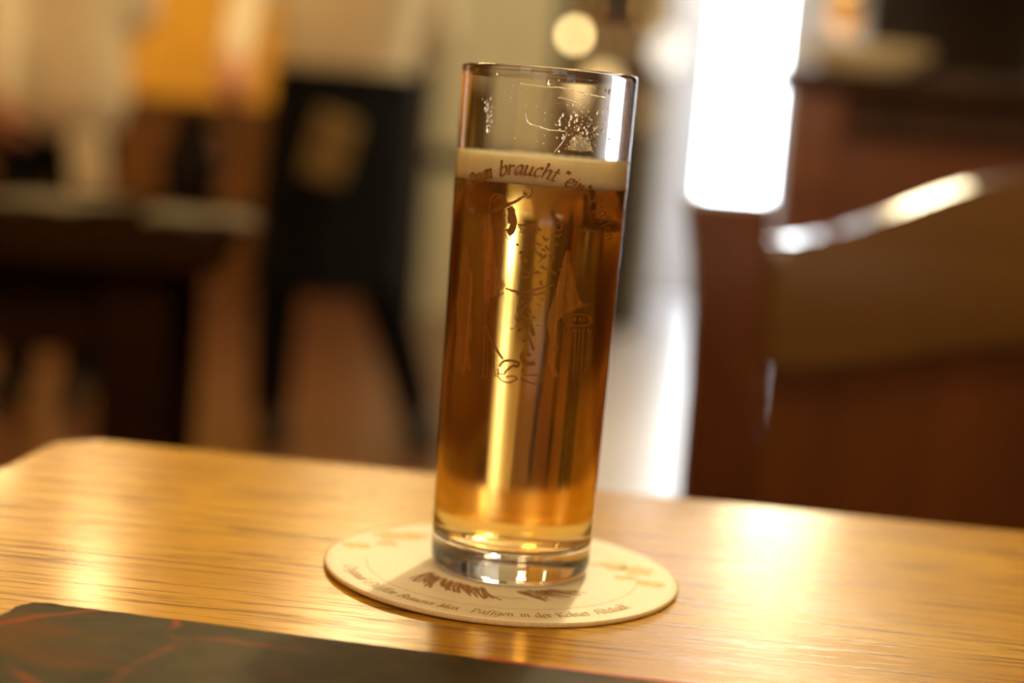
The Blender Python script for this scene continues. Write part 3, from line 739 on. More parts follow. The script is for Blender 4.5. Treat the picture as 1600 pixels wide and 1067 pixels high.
# drops, beer tracks and smears on the inside above the foam
def in_place(u, z, off=0.0):
    zz = z/1000; r = ri(zz); a = u/1000/ro(zz)
    return Vector(((r - off)*math.sin(a), -(r - off)*math.cos(a), zz)), a
bm = bmesh.new()
def drop(u, z, ru, rz):
    p, a = in_place(u, z)
    m_ = Matrix.Translation(p) @ Matrix.Rotation(a, 4, 'Z') @ Matrix.Diagonal((ru/1000, min(ru, rz)*0.5/1000, rz/1000, 1))
    bmesh.ops.create_icosphere(bm, subdivisions=2, radius=1, matrix=m_)
drop(0.0, 145.0, 0.75, 0.9); drop(-17.9, 131.0, 0.9, 1.4); drop(18.2, 144.2, 0.5, 0.6); drop(19.6, 144.0, 0.6, 0.9); drop(6.8, 134.6, 0.35, 0.45)
drop(-16.0, 146.5, 0.6, 0.5)
for k in range(120):
    u, z = rnd.gauss(10.5, 5.0), rnd.gauss(133.5, 3.8)
    if z < 126 or z > 142 or abs(u) > 23: continue
    s = 0.13 + 0.36*rnd.random()**2; drop(u, z, s, s*rnd.uniform(1, 1.5))
for k in range(40):
    s = 0.08 + 0.14*rnd.random(); drop(rnd.uniform(-20, 20), rnd.uniform(127, 147), s, s)
for k in range(34):
    t = rnd.random(); drop(-19.6 + 2.0*t + rnd.gauss(0, 0.8), 141 - 9*t + rnd.gauss(0, 1.0), 0.15 + 0.2*rnd.random(), 0.25 + 0.4*rnd.random())
tag(link_mesh('water_droplets', bm, 'water', gl, True), 'clear droplets clinging inside the glass', kind='stuff')
def track(pts, w_, m='water', name='beer_track'):
    bm = bmesh.new()
    P = [in_place(u + rnd.uniform(-.05, .05), z + rnd.uniform(-.12, .12))[0] for u, z in catmull(pts, 8)]
    tube(bm, P, w_/1000, 6)
    link_mesh(name, bm, m, gl, True)
track([(-8.6, 144.1), (-2, 143.8), (4, 143.9), (9, 143.2), (14, 142.6), (19, 142.4)], 0.16)
track([(-6.0, 136.0), (-5.0, 133.6), (-2, 132.8), (1, 132.1), (6, 132.0)], 0.15)
track([(6.4, 131.8), (5.6, 129.5), (4.4, 127.6), (3.2, 126.0)], 0.13)
track([(3, 141.2), (6, 140.8), (9, 140.0)], 0.12)
# foam clinging to the glass
bm = bmesh.new()
for k in range(700):
    t = rnd.random(); u, z = 12.0 + rnd.gauss(0, 1.5) - 2*t, 127.0 + abs(rnd.gauss(0, 2.0))
    p, a = in_place(u, z, 0.0001); s = rnd.uniform(0.00006, 0.00020)
    bmesh.ops.create_icosphere(bm, subdivisions=1, radius=s, matrix=Matrix.Translation(p))
tag(link_mesh('foam_residue', bm, 'foam', gl, True), kind='stuff')

# ------------------------------------------------------------------ the menu
mn = thing('menu_folder', 'dark slate-print menu with rust-red veins lying on the table', 'menu', (-0.1225, -0.0790, TZ), math.radians(-7.3))
def menu_board(name, z0, z1, inset, m, seed):
    bm = bmesh.new(); rnd = random.Random(seed)
    Wm, Dm = 0.30, 0.21; pts = []
    def edge(a, c, n):
        for k in range(n):
            t = k/n; pts.append([a[0] + (c[0]-a[0])*t, a[1] + (c[1]-a[1])*t])
    i = inset
    edge((i + 0.006, -i), (Wm - i, -i), 120); edge((Wm - i, -i), (Wm - i, -Dm + i), 20); edge((Wm - i, -Dm + i), (i, -Dm + i), 20); edge((i, -Dm + i), (i, -i - 0.005), 80)
    edge((i, -i - 0.005), (i + 0.002, -i - 0.0015), 4); edge((i + 0.002, -i - 0.0015), (i + 0.006, -i), 5)
    for q in pts:
        j = 0.0004 if q[0] < 0.03 and q[1] > -0.03 else 0.00012
        q[0] += rnd.uniform(-j, j); q[1] += rnd.uniform(-j, j)
    a = [bm.verts.new((x, y, z0)) for x, y in pts]; c = [bm.verts.new((x, y, z1 + (rnd.uniform(-0.0001, 0.0002) if x < 0.02 and y > -0.02 else 0))) for x, y in pts]
    bm.faces.new(a[::-1]); bm.faces.new(c); n = len(pts)
    for k in range(n):
        f = bm.faces.new((a[k], a[(k+1) % n], c[(k+1) % n], c[k])); f.material_index = 1
    return link_mesh(name, bm, [m, 'menuworn'], mn)
menu_board('back_cover', 0.0, 0.0012, 0.0, 'menu', 1)
menu_board('pages', 0.0012, 0.0024, 0.002, 'napkin', 2)
menu_board('front_cover', 0.0024, 0.0038, 0.0, 'menu', 3)
bx('cover_binding', (0.118, 0.30, -0.0008, 0.0008, 0.0006, 0.0040), 'menured', mn, 0.0003)

# ------------------------------------------------------------------ the chair across the table
ch = thing('dining_chair', 'red-brown wooden chair with curved crest rail across the table', 'chair', (0.385, 0.70, 0))
HW = 0.273
for s in (-1, 1):
    bm = bmesh.new()
    # post: rear leg and back upright in one piece, flaring out a little at its top
    prof = [(HW + 0.006, 0.8485), (HW + 0.003, 0.835), (HW - 0.004, 0.80), (HW - 0.008, 0.76), (HW - 0.010, 0.70), (HW - 0.012, 0.45), (HW - 0.012, 0.0),
            (HW - 0.050, 0.0), (HW - 0.058, 0.45), (HW - 0.060, 0.70), (HW - 0.058, 0.78), (HW - 0.056, 0.8485)]
    prism(bm, [(s*x, z) for x, z in prof], -0.022, 0.020, 0.005)
    for v in bm.verts:
        if v.co.z < 0.44: v.co.y += (0.44 - v.co.z)*0.14
    link_mesh('back_post', bm, 'chairwood', ch)
n = 24
def crest(x): t = x/0.218; return 0.820 + 0.068*(0.5 + 0.5*math.cos(PI*min(1, abs(t))))**0.9
def under(x): t = x/0.218; return 0.728 + 0.034*(0.5 + 0.5*math.cos(PI*min(1, abs(t))))
xs = [-0.219 + 0.438*k/n for k in range(n + 1)]
bm = bmesh.new()
prism(bm, [(x, crest(x)) for x in xs] + [(x, under(x)) for x in reversed(xs)], -0.019, 0.017, 0.015)
link_mesh('crest_rail', bm, 'railwood', ch)
bm = bmesh.new()
pan = [(-0.204, under(-0.204) + 0.012)] + [(x, under(x) + 0.012) for x in xs if -0.203 < x < 0.203] + [(0.204, under(0.204) + 0.012), (0.215, 0.62), (0.215, 0.50), (-0.215, 0.50), (-0.215, 0.62)]
prism(bm, pan, -0.006, 0.006, 0.002)
link_mesh('splat_panel', bm, 'chairwood', ch)
bx('lower_rail', (-0.218, 0.218, -0.014, 0.012, 0.47, 0.515), 'chairwood', ch, 0.004)
bx('seat', (-0.262, 0.262, -0.43, 0.0, 0.432, 0.462), 'chairwood', ch, 0.008)
for s in (-1, 1):
    bx('front_leg', (s*0.232 - 0.019, s*0.232 + 0.019, -0.405, -0.367, 0, 0.432), 'chairwood', ch, 0.004)
    bx('side_rail', (s*0.232 - 0.011, s*0.232 + 0.011, -0.367, -0.018, 0.375, 0.432), 'chairwood', ch)
    bx('stretcher', (s*0.232 - 0.009, s*0.232 + 0.009, -0.367, 0.02, 0.19, 0.215), 'chairwood', ch)
bx('front_rail', (-0.213, 0.213, -0.40, -0.378, 0.375, 0.432), 'chairwood', ch)

# ------------------------------------------------------------------ booth partition behind the chair
bp = thing('booth_partition', 'red-brown wooden booth partition behind the dining chair', 'partition', (0.335, 1.75, 0))
bx('end_post', (0.0, 0.07, -0.035, 0.035, 0, 0.98), 'partwood', bp, 0.006)
bx('panel', (0.07, 1.98, -0.015, 0.015, 0.08, 0.915), 'partwood', bp)
bx('top_rail', (0.07, 1.98, -0.03, 0.03, 0.915, 0.98), 'darkwood', bp, 0.004)
bx('cap_board', (-0.02, 1.99, -0.07, 0.07, 0.98, 1.005), 'darkwood', bp, 0.006)
bx('base_rail', (0.07, 1.98, -0.03, 0.03, 0.0, 0.08), 'darkwood', bp)
for x in (0.70, 1.34): bx('mullion', (x, x + 0.06, -0.03, -0.015, 0.08, 0.915), 'partwood', bp)
# cream oval dish standing on the partition
ds = thing('oval_dish', 'shallow cream oval dish on top of the booth partition', 'dish', (0.435, 1.75, 1.005))
ds.scale = (1.75, 1.0, 1.0)
lat('dish_body', [(0, 0.0), (0.030, 0.0), (0.034, 0.004), (0.048, 0.024), (0.0535, 0.038), (0.052, 0.039), (0.046, 0.026), (0.032, 0.009), (0, 0.008)], 'ceramic', ds, 40)
# dark wooden pillar at the right of the partition
pi_ = thing('wooden_pillar', 'blackened square wooden pillar standing behind the booth partition', 'pillar', (1.02, 2.5, 0))
bx('shaft', (-0.10, 0.10, -0.10, 0.10, 0.12, ZC - 0.12), 'blackwood', pi_, 0.015)
bx('plinth', (-0.13, 0.13, -0.13, 0.13, 0, 0.12), 'blackwood', pi_, 0.01)
bx('capital', (-0.13, 0.13, -0.13, 0.13, ZC - 0.12, ZC), 'blackwood', pi_, 0.01)

# high-backed dark settle deeper in the room on the right
se = thing('wooden_settle', 'high-backed blackened wooden settle facing the booth partition', 'bench', (0.78, 3.55, 0))
bx('backrest', (0.0, 1.55, 0.0, 0.05, 0.10, 1.36), 'blackwood', se, 0.01)
bx('seat', (0.0, 1.55, -0.45, 0.0, 0.42, 0.46), 'blackwood', se, 0.008)
for x in (0.0, 1.51): bx('end_panel', (x, x + 0.04, -0.45, 0.0, 0.0, 0.42), 'blackwood', se)
bx('top_rail', (-0.02, 1.57, -0.03, 0.08, 1.36, 1.41), 'blackwood', se, 0.01)

# small lit table lamp on a stand table
def cone_lamp(label, x, y, z, sc_=1.0):
    t = thing('table_lamp', label, 'lamp', (x, y, z))
    t.scale = (sc_,)*3
    lat('base', [(0, 0), (0.06, 0), (0.058, 0.012), (0.02, 0.025), (0, 0.025)], 'brass', t, 24)
    lat('stem', [(0, 0.025), (0.008, 0.025), (0.010, 0.10), (0.007, 0.20), (0, 0.20)], 'brass', t, 16)
    lat('lamp_shade', [(0.095, 0.16), (0.055, 0.30), (0.053, 0.30), (0.093, 0.16)], 'lampshade', t, 32, close=True)
    lat('bulb', [(0, 0.20), (0.012, 0.205), (0.022, 0.23), (0.014, 0.25), (0, 0.255)], 'lamp_bulb', t, 16)
    return t
MT['lampshade'] = emitter('glowing_lampshade', (1.0, 0.74, 0.34), 1.3)
MT['lamp_bulb'] = emitter('small_lamp_bulb', (1.0, 0.72, 0.34), 25.0)

# ------------------------------------------------------------------ back bar
bk = thing('bar_cabinet', 'low black-brown bar cabinet beside the grey-green door', 'cabinet', (0.10, 6.94, 0))
bx('carcass', (0.0, 0.40, 0.0, 0.33, 0.06, 0.91), 'blackwood', bk)
bx('plinth', (0.02, 0.38, 0.03, 0.32, 0.0, 0.06), 'blackwood', bk)
bx('worktop', (-0.015, 0.415, -0.03, 0.33, 0.91, 0.945), 'blackwood', bk, 0.005)
for x0, x1 in ((0.03, 0.198), (0.202, 0.37)):
    d = bx('cabinet_door', (x0, x1, -0.02, 0.0, 0.08, 0.90), 'blackwood', bk, 0.004)
    kx = x1 - 0.025 if x0 < 0.1 else x0 + 0.025
    lat('knob', [(0, -0.0), (0.008, 0.0), (0.012, 0.012), (0.008, 0.022), (0, 0.024)], 'brass', d, 12).matrix_local = Matrix.Translation((kx, -0.02, 0.55)) @ Matrix.Rotation(PI/2, 4, 'X')
for lb, z in (('black-brown wall shelf carrying amber bottles above the bar cabinet', 1.24), ('black-brown wall shelf carrying green bottles above the bar cabinet', 1.58)):
    ws = thing('wall_shelf', lb, 'shelf', (0.10, 7.0, z))
    bx('shelf_board', (0.0, 0.40, 0.0, 0.27, 0.0, 0.025), 'blackwood', ws, 0.003)
    for x in (0.05, 0.32): bx('bracket', (x, x + 0.02, 0.10, 0.27, -0.10, 0.0), 'brass', ws)
bprof = [(0, 0), (0.034, 0), (0.036, 0.01), (0.036, 0.15), (0.030, 0.18), (0.014, 0.205), (0.013, 0.26), (0.015, 0.262), (0.015, 0.27), (0, 0.27)]
def bottle(label, x, y, z, m, group, s=1.0):
    t = thing('bottle', label, 'bottle', (x, y, z), 0, group); t.scale = (s,)*3
    lat('bottle_body', bprof, m, t, 24)
    lat('paper_label', [(0.0363, 0.05), (0.0363, 0.12), (0.0362, 0.12), (0.0362, 0.05)], 'label', t, 24, close=True)
for k in range(4):
    bottle('amber glass bottle in the row on the lower wall shelf', 0.17 + 0.085*k, 7.12, 1.265, 'amberglass', 'amber bottles on the lower wall shelf')
for k in range(4):
    bottle('green glass bottle in the row on the upper wall shelf', 0.17 + 0.085*k, 7.12, 1.605, 'greenglass', 'green bottles on the upper wall shelf')
bottle('amber bottle standing on the bar cabinet beside the small lamp', 0.44, 7.08, 0.945, 'amberglass', None, 1.05)
cone_lamp('small glowing lamp standing on the bar cabinet', 0.25, 7.02, 0.945, 0.9)
# small wall lamps
def sconce(label, x, y, z, m, r):
    t = thing('wall_lamp', label, 'lamp', (x, y, z))
    lat('glass_shade', [(r*math.sin(PI*k/12), -r*1.2*math.cos(PI*k/12)) for k in range(13)], m, t, 24)
    bm = bmesh.new(); tube(bm, [(0, 0, -r*1.18), (0, 0, -r*1.5), (0, 0.05, -r*1.7), (0, 0.115, -r*1.6)], 0.008); link_mesh('arm', bm, 'brass', t, True)
    return t
MT['sconce_white'] = emitter('lit_white_wall_glass', (0.92, 0.92, 0.86), 0.9)
MT['sconce_warm'] = emitter('lit_warm_wall_glass', (1.0, 0.74, 0.30), 12.0)
sconce('white glass wall lamp beside the street corridor', 0.555, 7.18, 1.34, 'sconce_white', 0.075)
sconce('little warm wall lamp on the pale wall by the bar cabinet', 0.10, 6.82, 1.36, 'sconce_warm', 0.022)

# ------------------------------------------------------------------ background table on the left
bt = thing('tavern_table', 'dark stained tavern table near the man in black apron', 'table', (-1.00, 1.42, 0), math.radians(9))
bx('tabletop', (-0.75, 0.63, -0.38, 0.40, 0.715, 0.75), 'tavernwood', bt, 0.005)
for x in (-0.68, 0.54):
    for y in (-0.31, 0.33): bx('leg', (x - 0.035, x + 0.035, y - 0.035, y + 0.035, 0, 0.715), 'tavernwood', bt, 0.005)
bx('apron_rail', (-0.645, 0.505, -0.32, -0.30, 0.62, 0.715), 'tavernwood', bt)
bx('apron_rail', (-0.645, 0.505, 0.32, 0.34, 0.62, 0.715), 'tavernwood', bt)
for x in (-0.68, 0.54): bx('apron_rail', (x - 0.01, x + 0.01, -0.275, 0.295, 0.62, 0.715), 'tavernwood', bt)
def napkin(label, x, y, rz, sx, sy):
    bm = bmesh.new(); n = 8
    for lay in range(3):
        z = 0.75 + 0.003*lay; sh = 0.004*lay
        g = [[bm.verts.new((sx*(i/n - .5) + sh, sy*(j/n - .5) - sh, 0.0005 + 0.003*lay + 0.0015*math.sin(i*1.3 + lay)*math.cos(j*1.1))) for j in range(n + 1)] for i in range(n + 1)]
        g2 = [[bm.verts.new(v.co + Vector((0, 0, 0.0016))) for v in row] for row in g]
        for i in range(n):
            for j in range(n):
                bm.faces.new((g[i][j], g[i][j+1], g[i+1][j+1], g[i+1][j])); bm.faces.new((g2[i][j], g2[i+1][j], g2[i+1][j+1], g2[i][j+1]))
        for i in range(n):
            bm.faces.new((g[i][0], g[i+1][0], g2[i+1][0], g2[i][0])); bm.faces.new((g[i][n], g2[i][n], g2[i+1][n], g[i+1][n]))
            bm.faces.new((g[0][i], g2[0][i], g2[0][i+1], g[0][i+1])); bm.faces.new((g[n][i], g[n][i+1], g2[n][i+1], g2[n][i]))
    o = link_mesh('paper_napkin', bm, 'napkin'); o.location = (x, y, 0.7515); o.rotation_euler = (0, 0, rz)
    return tag(o, label, 'napkin')
napkin('folded pale napkin beside the dark jug', -0.41, 1.42, 0.3, 0.12, 0.16)
napkin('large folded pale napkin further from the dark jug', -0.60, 1.48, -0.2, 0.14, 0.18)
jg = thing('stoneware_jug', 'round dark stoneware jug on the tavern table', 'jug', (-0.49, 1.74, 0.75))
lat('jug_body', [(0, 0), (0.026, 0), (0.034, 0.012), (0.040, 0.045), (0.036, 0.080), (0.024, 0.105), (0.024, 0.122), (0.028, 0.130), (0.025, 0.130), (0.021, 0.120), (0.020, 0.106), (0.032, 0.080), (0.035, 0.045), (0.028, 0.012), (0, 0.008)], 'darkceramic', jg, 32)
bm = bmesh.new(); tube(bm, catmull([(0.023, 0, 0.115), (0.05, 0, 0.115), (0.06, 0, 0.085), (0.055, 0, 0.055), (0.037, 0, 0.045)], 5), 0.005)
link_mesh('handle', bm, 'darkceramic', jg, True)
# dark chairs around it
def side_chair(label, loc, rz, group=None):
    t = thing('side_chair', label, 'chair', loc, rz, group)
    for s in (-1, 1):
        bx('rear_leg', (s*0.18 - 0.018, s*0.18 + 0.018, -0.02, 0.018, 0, 0.90), 'blackwood', t, 0.004)
        bx('front_leg', (s*0.18 - 0.018, s*0.18 + 0.018, -0.40, -0.364, 0, 0.43), 'blackwood', t, 0.004)
        bx('stretcher', (s*0.18 - 0.009, s*0.18 + 0.009, -0.364, -0.02, 0.2, 0.225), 'blackwood', t)
    bx('seat', (-0.205, 0.205, -0.42, -0.02, 0.43, 0.455), 'blackwood', t, 0.006)
    bm = bmesh.new(); xs_ = [-0.2 + 0.4*k/16 for k in range(17)]
    prism(bm, [(x, 0.92 + 0.03*math.cos(x/0.2*PI/2)) for x in xs_] + [(x, 0.83) for x in reversed(xs_)], -0.022, -0.002, 0.004)
    link_mesh('crest_rail', bm, 'blackwood', t)
    for k in range(3): bx('slat', (-0.11 + 0.085*k, -0.06 + 0.085*k, -0.016, -0.006, 0.455, 0.83), 'blackwood', t)
    return t
side_chair('black wooden chair at the end of the tavern table', (-2.32, 1.35, 0), PI/2)

# ------------------------------------------------------------------ people
def hull(bm_all, spheres, ico=2):
    bm = bmesh.new()
    for p, r in spheres:
        sx = r if isinstance(r, tuple) else (r, r, r)
        bmesh.ops.create_icosphere(bm, subdivisions=ico, radius=1, matrix=Matrix.Translation(p) @ Matrix.Diagonal((*sx, 1)))
    if len(spheres) > 1:
        res = bmesh.ops.convex_hull(bm, input=bm.verts[:])
        dead = [g for g in res['geom_interior'] if isinstance(g, bmesh.types.BMVert)]
        bmesh.ops.delete(bm, geom=dead, context='VERTS')
    off = len(bm_all.verts); vs = [bm_all.verts.new(v.co) for v in bm.verts]; bm.verts.index_update()
    for f in bm.faces:
        try: bm_all.faces.new([vs[v.index] for v in f.verts])
        except ValueError: pass
    bm.free()

def seg_dist(p, a, b_):
    ab = b_ - a; l = ab.length_squared
    t = 0 if l < 1e-9 else max(0, min(1, (p - a).dot(ab)/l))
    return (p - a - ab*t).length

def solid(name, parts, mats, parent, voxel=0.009):
    # parts: (list of (point, radius), material index); fused into one continuous surface
    bm = bmesh.new()
    for sph, _ in parts: hull(bm, sph)
    me = bpy.data.meshes.new(name + '_raw'); bm.to_mesh(me); bm.free()
    o = bpy.data.objects.new(name, me); col.objects.link(o)
    rm_ = o.modifiers.new('remesh', 'REMESH'); rm_.mode = 'VOXEL'; rm_.voxel_size = voxel
    sm_ = o.modifiers.new('smooth', 'SMOOTH'); sm_.iterations = 4; sm_.factor = 0.5
    dg = bpy.context.evaluated_depsgraph_get()
    ev = o.evaluated_get(dg); new = bpy.data.meshes.new_from_object(ev)
    o.modifiers.clear(); o.data = new; bpy.data.meshes.remove(me)
    new.materials.clear()
    for mm in mats: new.materials.append(MT[mm])
    segs = []
    for sph, mi in parts:
        P = [Vector(p) for p, r in sph]; R_ = [min(r) if isinstance(r, tuple) else r for p, r in sph]
        if len(P) == 1: segs.append((P[0], P[0], R_[0], mi))
        for i in range(len(P)):
            for j in range(i): segs.append((P[i], P[j], (R_[i] + R_[j])/2, mi))
    for f in new.polygons:
        c = f.center
        f.material_index = min(segs, key=lambda s: seg_dist(c, s[0], s[1]) - s[2])[3]
        f.use_smooth = True
    if parent: o.parent = parent
    return o

def hand(wrist, dirv, palm_n, mi, curl=0.5):
    d = Vector(dirv).normalized(); n = Vector(palm_n); n = (n - d*n.dot(d)).normalized(); s = d.cross(n)
    w_ = Vector(wrist); parts = []
    k0, k1 = w_ + d*0.088 + s*0.030, w_ + d*0.088 - s*0.030
    parts.append(([(w_, 0.024), (k0, 0.0125), (k1, 0.0125)], mi))
    for i, (off, ln) in enumerate(((0.032, 0.068), (0.011, 0.078), (-0.011, 0.073), (-0.031, 0.056))):
        p = w_ + d*0.086 + s*off; a = curl*0.7; ps = [p]
        for q, fr in enumerate((0.42, 0.32, 0.26)):
            p = p + (d*math.cos(a) + n*math.sin(a))*ln*fr; ps.append(p); a += curl*0.75
        for q in range(3): parts.append(([(ps[q], 0.0095 - q*0.0007), (ps[q+1], 0.0090 - q*0.0007)], mi))
    b0 = w_ + d*0.03 + s*0.026; b1 = b0 + d*0.034 + s*0.028 + n*0.012; b2 = b1 + d*0.030 + s*0.008 + n*0.014
    parts.append(([(b0, 0.0125), (b1, 0.011)], mi)); parts.append(([(b1, 0.011), (b2, 0.0095)], mi))
    return parts

def head_parts(c, face, mi):
    # c: centre of skull, face: unit vector the person looks along
    f = Vector(face).normalized(); up = Vector((0, 0, 1)); s = f.cross(up).normalized(); c = Vector(c)
    P = [([(c + up*0.03 - f*0.02, 0.083), (c + up*0.03 + f*0.02, 0.078)], mi),
         ([(c + up*0.0 + f*0.03, 0.066), (c - up*0.075 + f*0.055, 0.036)], mi),
         ([(c - up*0.06 + f*0.02 + s*0.035, 0.03), (c - up*0.06 + f*0.02 - s*0.035, 0.03), (c - up*0.095 + f*0.07, 0.02)], mi),
         ([(c + up*0.015 + f*0.098, 0.008), (c - up*0.028 + f*0.116, 0.013)], mi),
         ([(c - up*0.062 + f*0.084 + s*0.018, 0.009), (c - up*0.062 + f*0.084 - s*0.018, 0.009), (c - up*0.062 + f*0.093, 0.008)], mi),
         ([(c + up*0.025 + f*0.075 + s*0.035, 0.016), (c + up*0.03 + f*0.088, 0.012), (c + up*0.025 + f*0.075 - s*0.035, 0.016)], mi)]
    for q in (-1, 1): P.append(([(c - up*0.0 + s*q*0.080, 0.012), (c - up*0.03 + s*q*0.078 + f*0.004, 0.008), (c + up*0.018 + s*q*0.082 - f*0.008, 0.010)], mi))
    return P

def head_extras(parent, c, face):
    f = Vector(face).normalized(); up = Vector((0, 0, 1)); s = f.cross(up).normalized(); c = Vector(c)
    for q in (-1, 1):
        bm = bmesh.new(); bmesh.ops.create_uvsphere(bm, u_segments=16, v_segments=10, radius=0.012, matrix=Matrix.Translation(c + f*0.083 + s*q*0.033 + up*0.004))
        e_ = link_mesh('eye', bm, 'eye', parent, True)
        bm = bmesh.new(); bmesh.ops.create_uvsphere(bm, u_segments=12, v_segments=8, radius=0.006, matrix=Matrix.Translation(c + f*0.0905 + s*q*0.033 + up*0.004))
        link_mesh('pupil', bm, 'shoe', e_, True)
    hp = [([(c + up*0.045 - f*0.03, 0.088), (c + up*0.055 + f*0.012, 0.080)], 0), ([(c - up*0.01 - f*0.045, 0.070), (c - up*0.05 - f*0.05, 0.05)], 0)]
    for q in (-1, 1): hp.append(([(c + up*0.04 + s*q*0.055 + f*0.02, 0.032), (c - up*0.01 + s*q*0.068 - f*0.02, 0.020)], 0))
    solid('hair', hp, ['hair'], parent, 0.010)

def person(name, label, joints, face, parent_loc, arms, trouser, shirt, loose=False):
    J = {k: Vector(v) for k, v in joints.items()}
    t = thing(name, label, 'person', parent_loc)
    # 0 skin 1 shirt 2 trousers 3 shoes
    L = []
    pel, chs = J['pelvis'], J['chest']; sd = (J['sh_l'] - J['sh_r']).normalized()
    L.append(([(pel + sd*0.085, 0.105), (pel - sd*0.085, 0.105), (pel + sd*0.075 + Vector((0, 0, 0.13)), 0.105), (pel - sd*0.075 + Vector((0, 0, 0.13)), 0.105)], 2))
    L.append(([(pel + sd*0.075 + Vector((0, 0, 0.12)), 0.112), (pel - sd*0.075 + Vector((0, 0, 0.12)), 0.112), (chs + sd*0.095, 0.118), (chs - sd*0.095, 0.118)], 1))
    L.append(([(chs + sd*0.095, 0.116), (chs - sd*0.095, 0.116), (J['sh_l'] - sd*0.03, 0.068), (J['sh_r'] + sd*0.03, 0.068), (J['neck'] - Vector((0, 0, 0.03)), 0.068)], 1))
    if loose: L.append(([(pel + sd*0.09 - Vector((0, 0, 0.05)), 0.116), (pel - sd*0.09 - Vector((0, 0, 0.05)), 0.116), (pel + sd*0.075 + Vector((0, 0, 0.13)), 0.116), (pel - sd*0.075 + Vector((0, 0, 0.13)), 0.116)], 1))
    L.append(([(J['neck'] - Vector((0, 0, 0.03)), 0.058), (J['head'] - Vector((0, 0, 0.06)), 0.054)], 0))
    L += head_parts(J['head'], face, 0)
    for s in ('l', 'r'):
        L.append(([(J['sh_' + s], 0.066), (J['el_' + s], 0.052)], 1))
        L.append(([(J['el_' + s], 0.052), (J['wr_' + s], 0.040)], 1))
        d = (J['wr_' + s] - J['el_' + s]).normalized()
        L.append(([(J['wr_' + s] - d*0.01, 0.027), (J['wr_' + s] + d*0.03, 0.026)], 0))
        pn_, curl = arms[s]
        L += hand(J['wr_' + s] + d*0.025, d, pn_, 0, curl)
        L.append(([(J['hip_' + s], 0.098), (J['kn_' + s], 0.070)], 2))
        L.append(([(J['kn_' + s], 0.070), (J['an_' + s], 0.056)], 2))
        an = J['an_' + s]; toe = J['toe_' + s]; dd = (toe - an); dd.z = 0; dd.normalize()
        L.append(([(an - dd*0.03 + Vector((0, 0, -0.055)), 0.037), (an + Vector((0, 0, -0.02)), 0.045), (toe, 0.034), (toe - dd*0.08 + Vector((0, 0, 0.012)), 0.045)], 3))
    solid('body', L, ['skin', shirt, trouser, 'shoe'], t)
    head_extras(t, J['head'], face)
    return t, J

# the man in the black apron: mid stride towards the right, right arm held out
PX, PY = -0.545, 3.80
joints = dict(pelvis=(PX, PY, 0.94), chest=(PX + 0.01, PY - 0.02, 1.28), neck=(PX + 0.02, PY - 0.03, 1.50), head=(PX + 0.04, PY - 0.06, 1.66),
              sh_r=(PX - 0.19, PY + 0.02, 1.43), el_r=(PX - 0.26, PY - 0.10, 1.17), wr_r=(PX - 0.235, PY - 0.33, 1.03),
              sh_l=(PX + 0.20, PY - 0.05, 1.43), el_l=(PX + 0.24, PY + 0.06, 1.14), wr_l=(PX + 0.09, PY + 0.20, 1.00),
              hip_r=(PX - 0.09, PY + 0.01, 0.90), kn_r=(PX - 0.14, PY - 0.05, 0.50), an_r=(PX - 0.15, PY + 0.02, 0.10), toe_r=(PX - 0.10, PY - 0.13, 0.034),
              hip_l=(PX + 0.09, PY - 0.01, 0.90), kn_l=(PX + 0.12, PY - 0.02, 0.50), an_l=(PX + 0.24, PY + 0.12, 0.12), toe_l=(PX + 0.30, PY - 0.03, 0.036))
wt, J = person('person', 'man in cream shirt and long black apron walking past the grey-green door', joints, (0.35, -1, -0.1), (0, 0, 0), {'r': ((0.2, 0.2, -1), 0.9), 'l': ((0.2, -0.9, 0.2), 0.9)}, 'blackcloth', 'whitecloth')
bm = bmesh.new(); nu, nz = 40, 26; grid = []
for i in range(nu + 1):
    a = math.radians(-140 + 280*i/nu); row = []
    for j in range(nz + 1):
        t_ = j/nz; z = 1.00 - 0.55*t_
        rx = 0.196 + 0.012*t_ + 0.010*t_*math.sin(a*7); ry = 0.132 + 0.06*t_ + 0.014*t_*math.sin(a*9 + 1)
        row.append(bm.verts.new((PX + 0.005 + rx*math.sin(a) - 0.012*t_, PY - ry*math.cos(a) - 0.01, z - 0.02*t_*math.cos(a))))
    grid.append(row)
for i in range(nu):
    for j in range(nz): bm.faces.new((grid[i][j], grid[i+1][j], grid[i+1][j+1], grid[i][j+1]))
ap = link_mesh('apron', bm, 'blackcloth', wt, True)
so = ap.modifiers.new('thickness', 'SOLIDIFY'); so.thickness = 0.004
bm = bmesh.new(); lathe(bm, [(1.0, 0.985), (1.0, 1.02), (0.98, 1.02), (0.98, 0.985)], 40, close=True)
for v in bm.verts: v.co = Vector((PX + 0.005 + v.co.x*0.200, PY - 0.01 + v.co.y*0.136, v.co.z))
link_mesh('apron_band', bm, 'blackcloth', wt, True)
bm = bmesh.new(); box(bm, -0.055, 0.055, -0.02, 0.02, -0.085, 0.085, 0.012)
pc = link_mesh('money_pouch', bm, 'leather', wt); pc.location = (PX + 0.0, PY - 0.20, 0.815); pc.rotation_euler = (0.1, 0.25, 0)
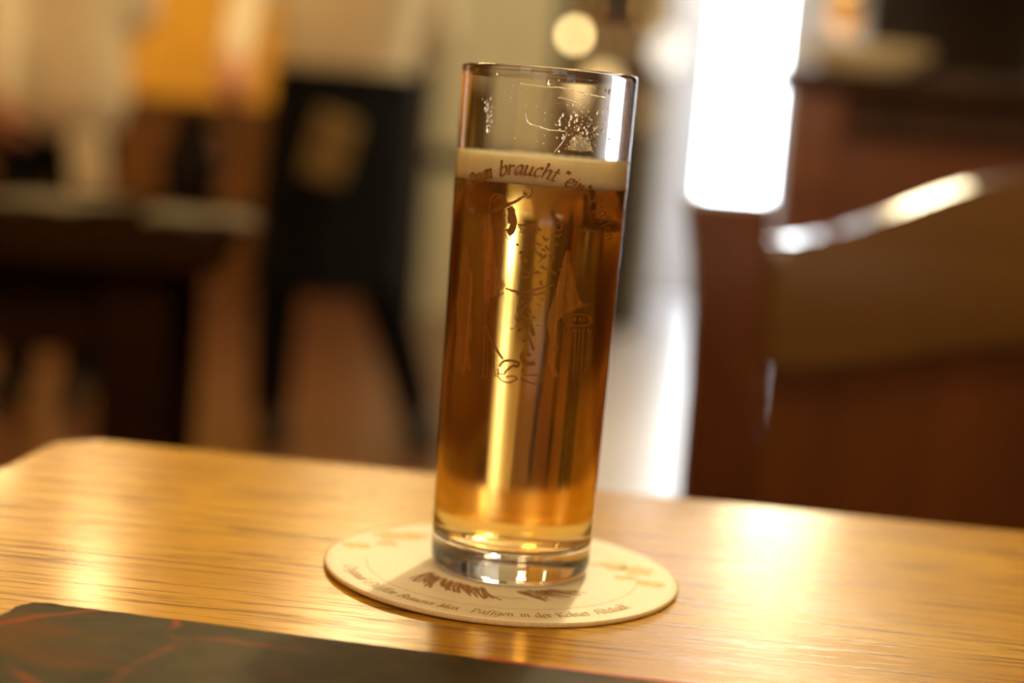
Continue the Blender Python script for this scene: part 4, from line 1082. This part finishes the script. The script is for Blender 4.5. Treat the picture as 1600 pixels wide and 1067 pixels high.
tag(pc, 'tan leather pouch')
bm = bmesh.new(); box(bm, -0.056, 0.056, -0.024, 0.0, 0.01, 0.088, 0.008); link_mesh('pouch_flap', bm, 'leather', pc)

# the man at the left in a pale shirt
QX, QY = -1.39, 4.05
joints = dict(pelvis=(QX, QY, 0.94), chest=(QX, QY + 0.01, 1.28), neck=(QX, QY - 0.01, 1.50), head=(QX - 0.01, QY - 0.04, 1.66),
              sh_r=(QX - 0.185, QY + 0.03, 1.43), el_r=(QX - 0.15, QY - 0.10, 1.14), wr_r=(QX - 0.085, QY - 0.20, 0.90),
              sh_l=(QX + 0.185, QY - 0.02, 1.43), el_l=(QX + 0.20, QY + 0.08, 1.15), wr_l=(QX + 0.05, QY + 0.17, 1.02),
              hip_r=(QX - 0.085, QY, 0.90), kn_r=(QX - 0.09, QY - 0.02, 0.50), an_r=(QX - 0.095, QY + 0.02, 0.10), toe_r=(QX - 0.11, QY - 0.13, 0.036),
              hip_l=(QX + 0.085, QY, 0.90), kn_l=(QX + 0.09, QY - 0.02, 0.50), an_l=(QX + 0.095, QY + 0.02, 0.10), toe_l=(QX + 0.11, QY - 0.13, 0.036))
p2, J = person('person', 'man in pale shirt and dark trousers standing before the ochre wall', joints, (0.2, -1, -0.1), (0, 0, 0), {'r': ((0.9, 0.3, 0), 0.7), 'l': ((0.2, -0.9, 0.2), 0.7)}, 'blackcloth', 'whitecloth', True)
bm = bmesh.new(); g = []
for i in range(7):
    row = []
    for j in range(15):
        t_ = j/14
        row.append(bm.verts.new((QX + 0.07 + 0.016*i - 0.02*t_ + 0.06*t_, QY - 0.125 - 0.012*math.sin(i*1.7 + t_*3), 0.80 - 0.30*t_)))
    g.append(row)
for i in range(6):
    for j in range(14): bm.faces.new((g[i][j], g[i+1][j], g[i+1][j+1], g[i][j+1]))
tw = link_mesh('towel', bm, 'whitecloth', p2, True); tw.modifiers.new('thickness', 'SOLIDIFY').thickness = 0.006
tag(tw, 'pale towel tucked in at the waist')
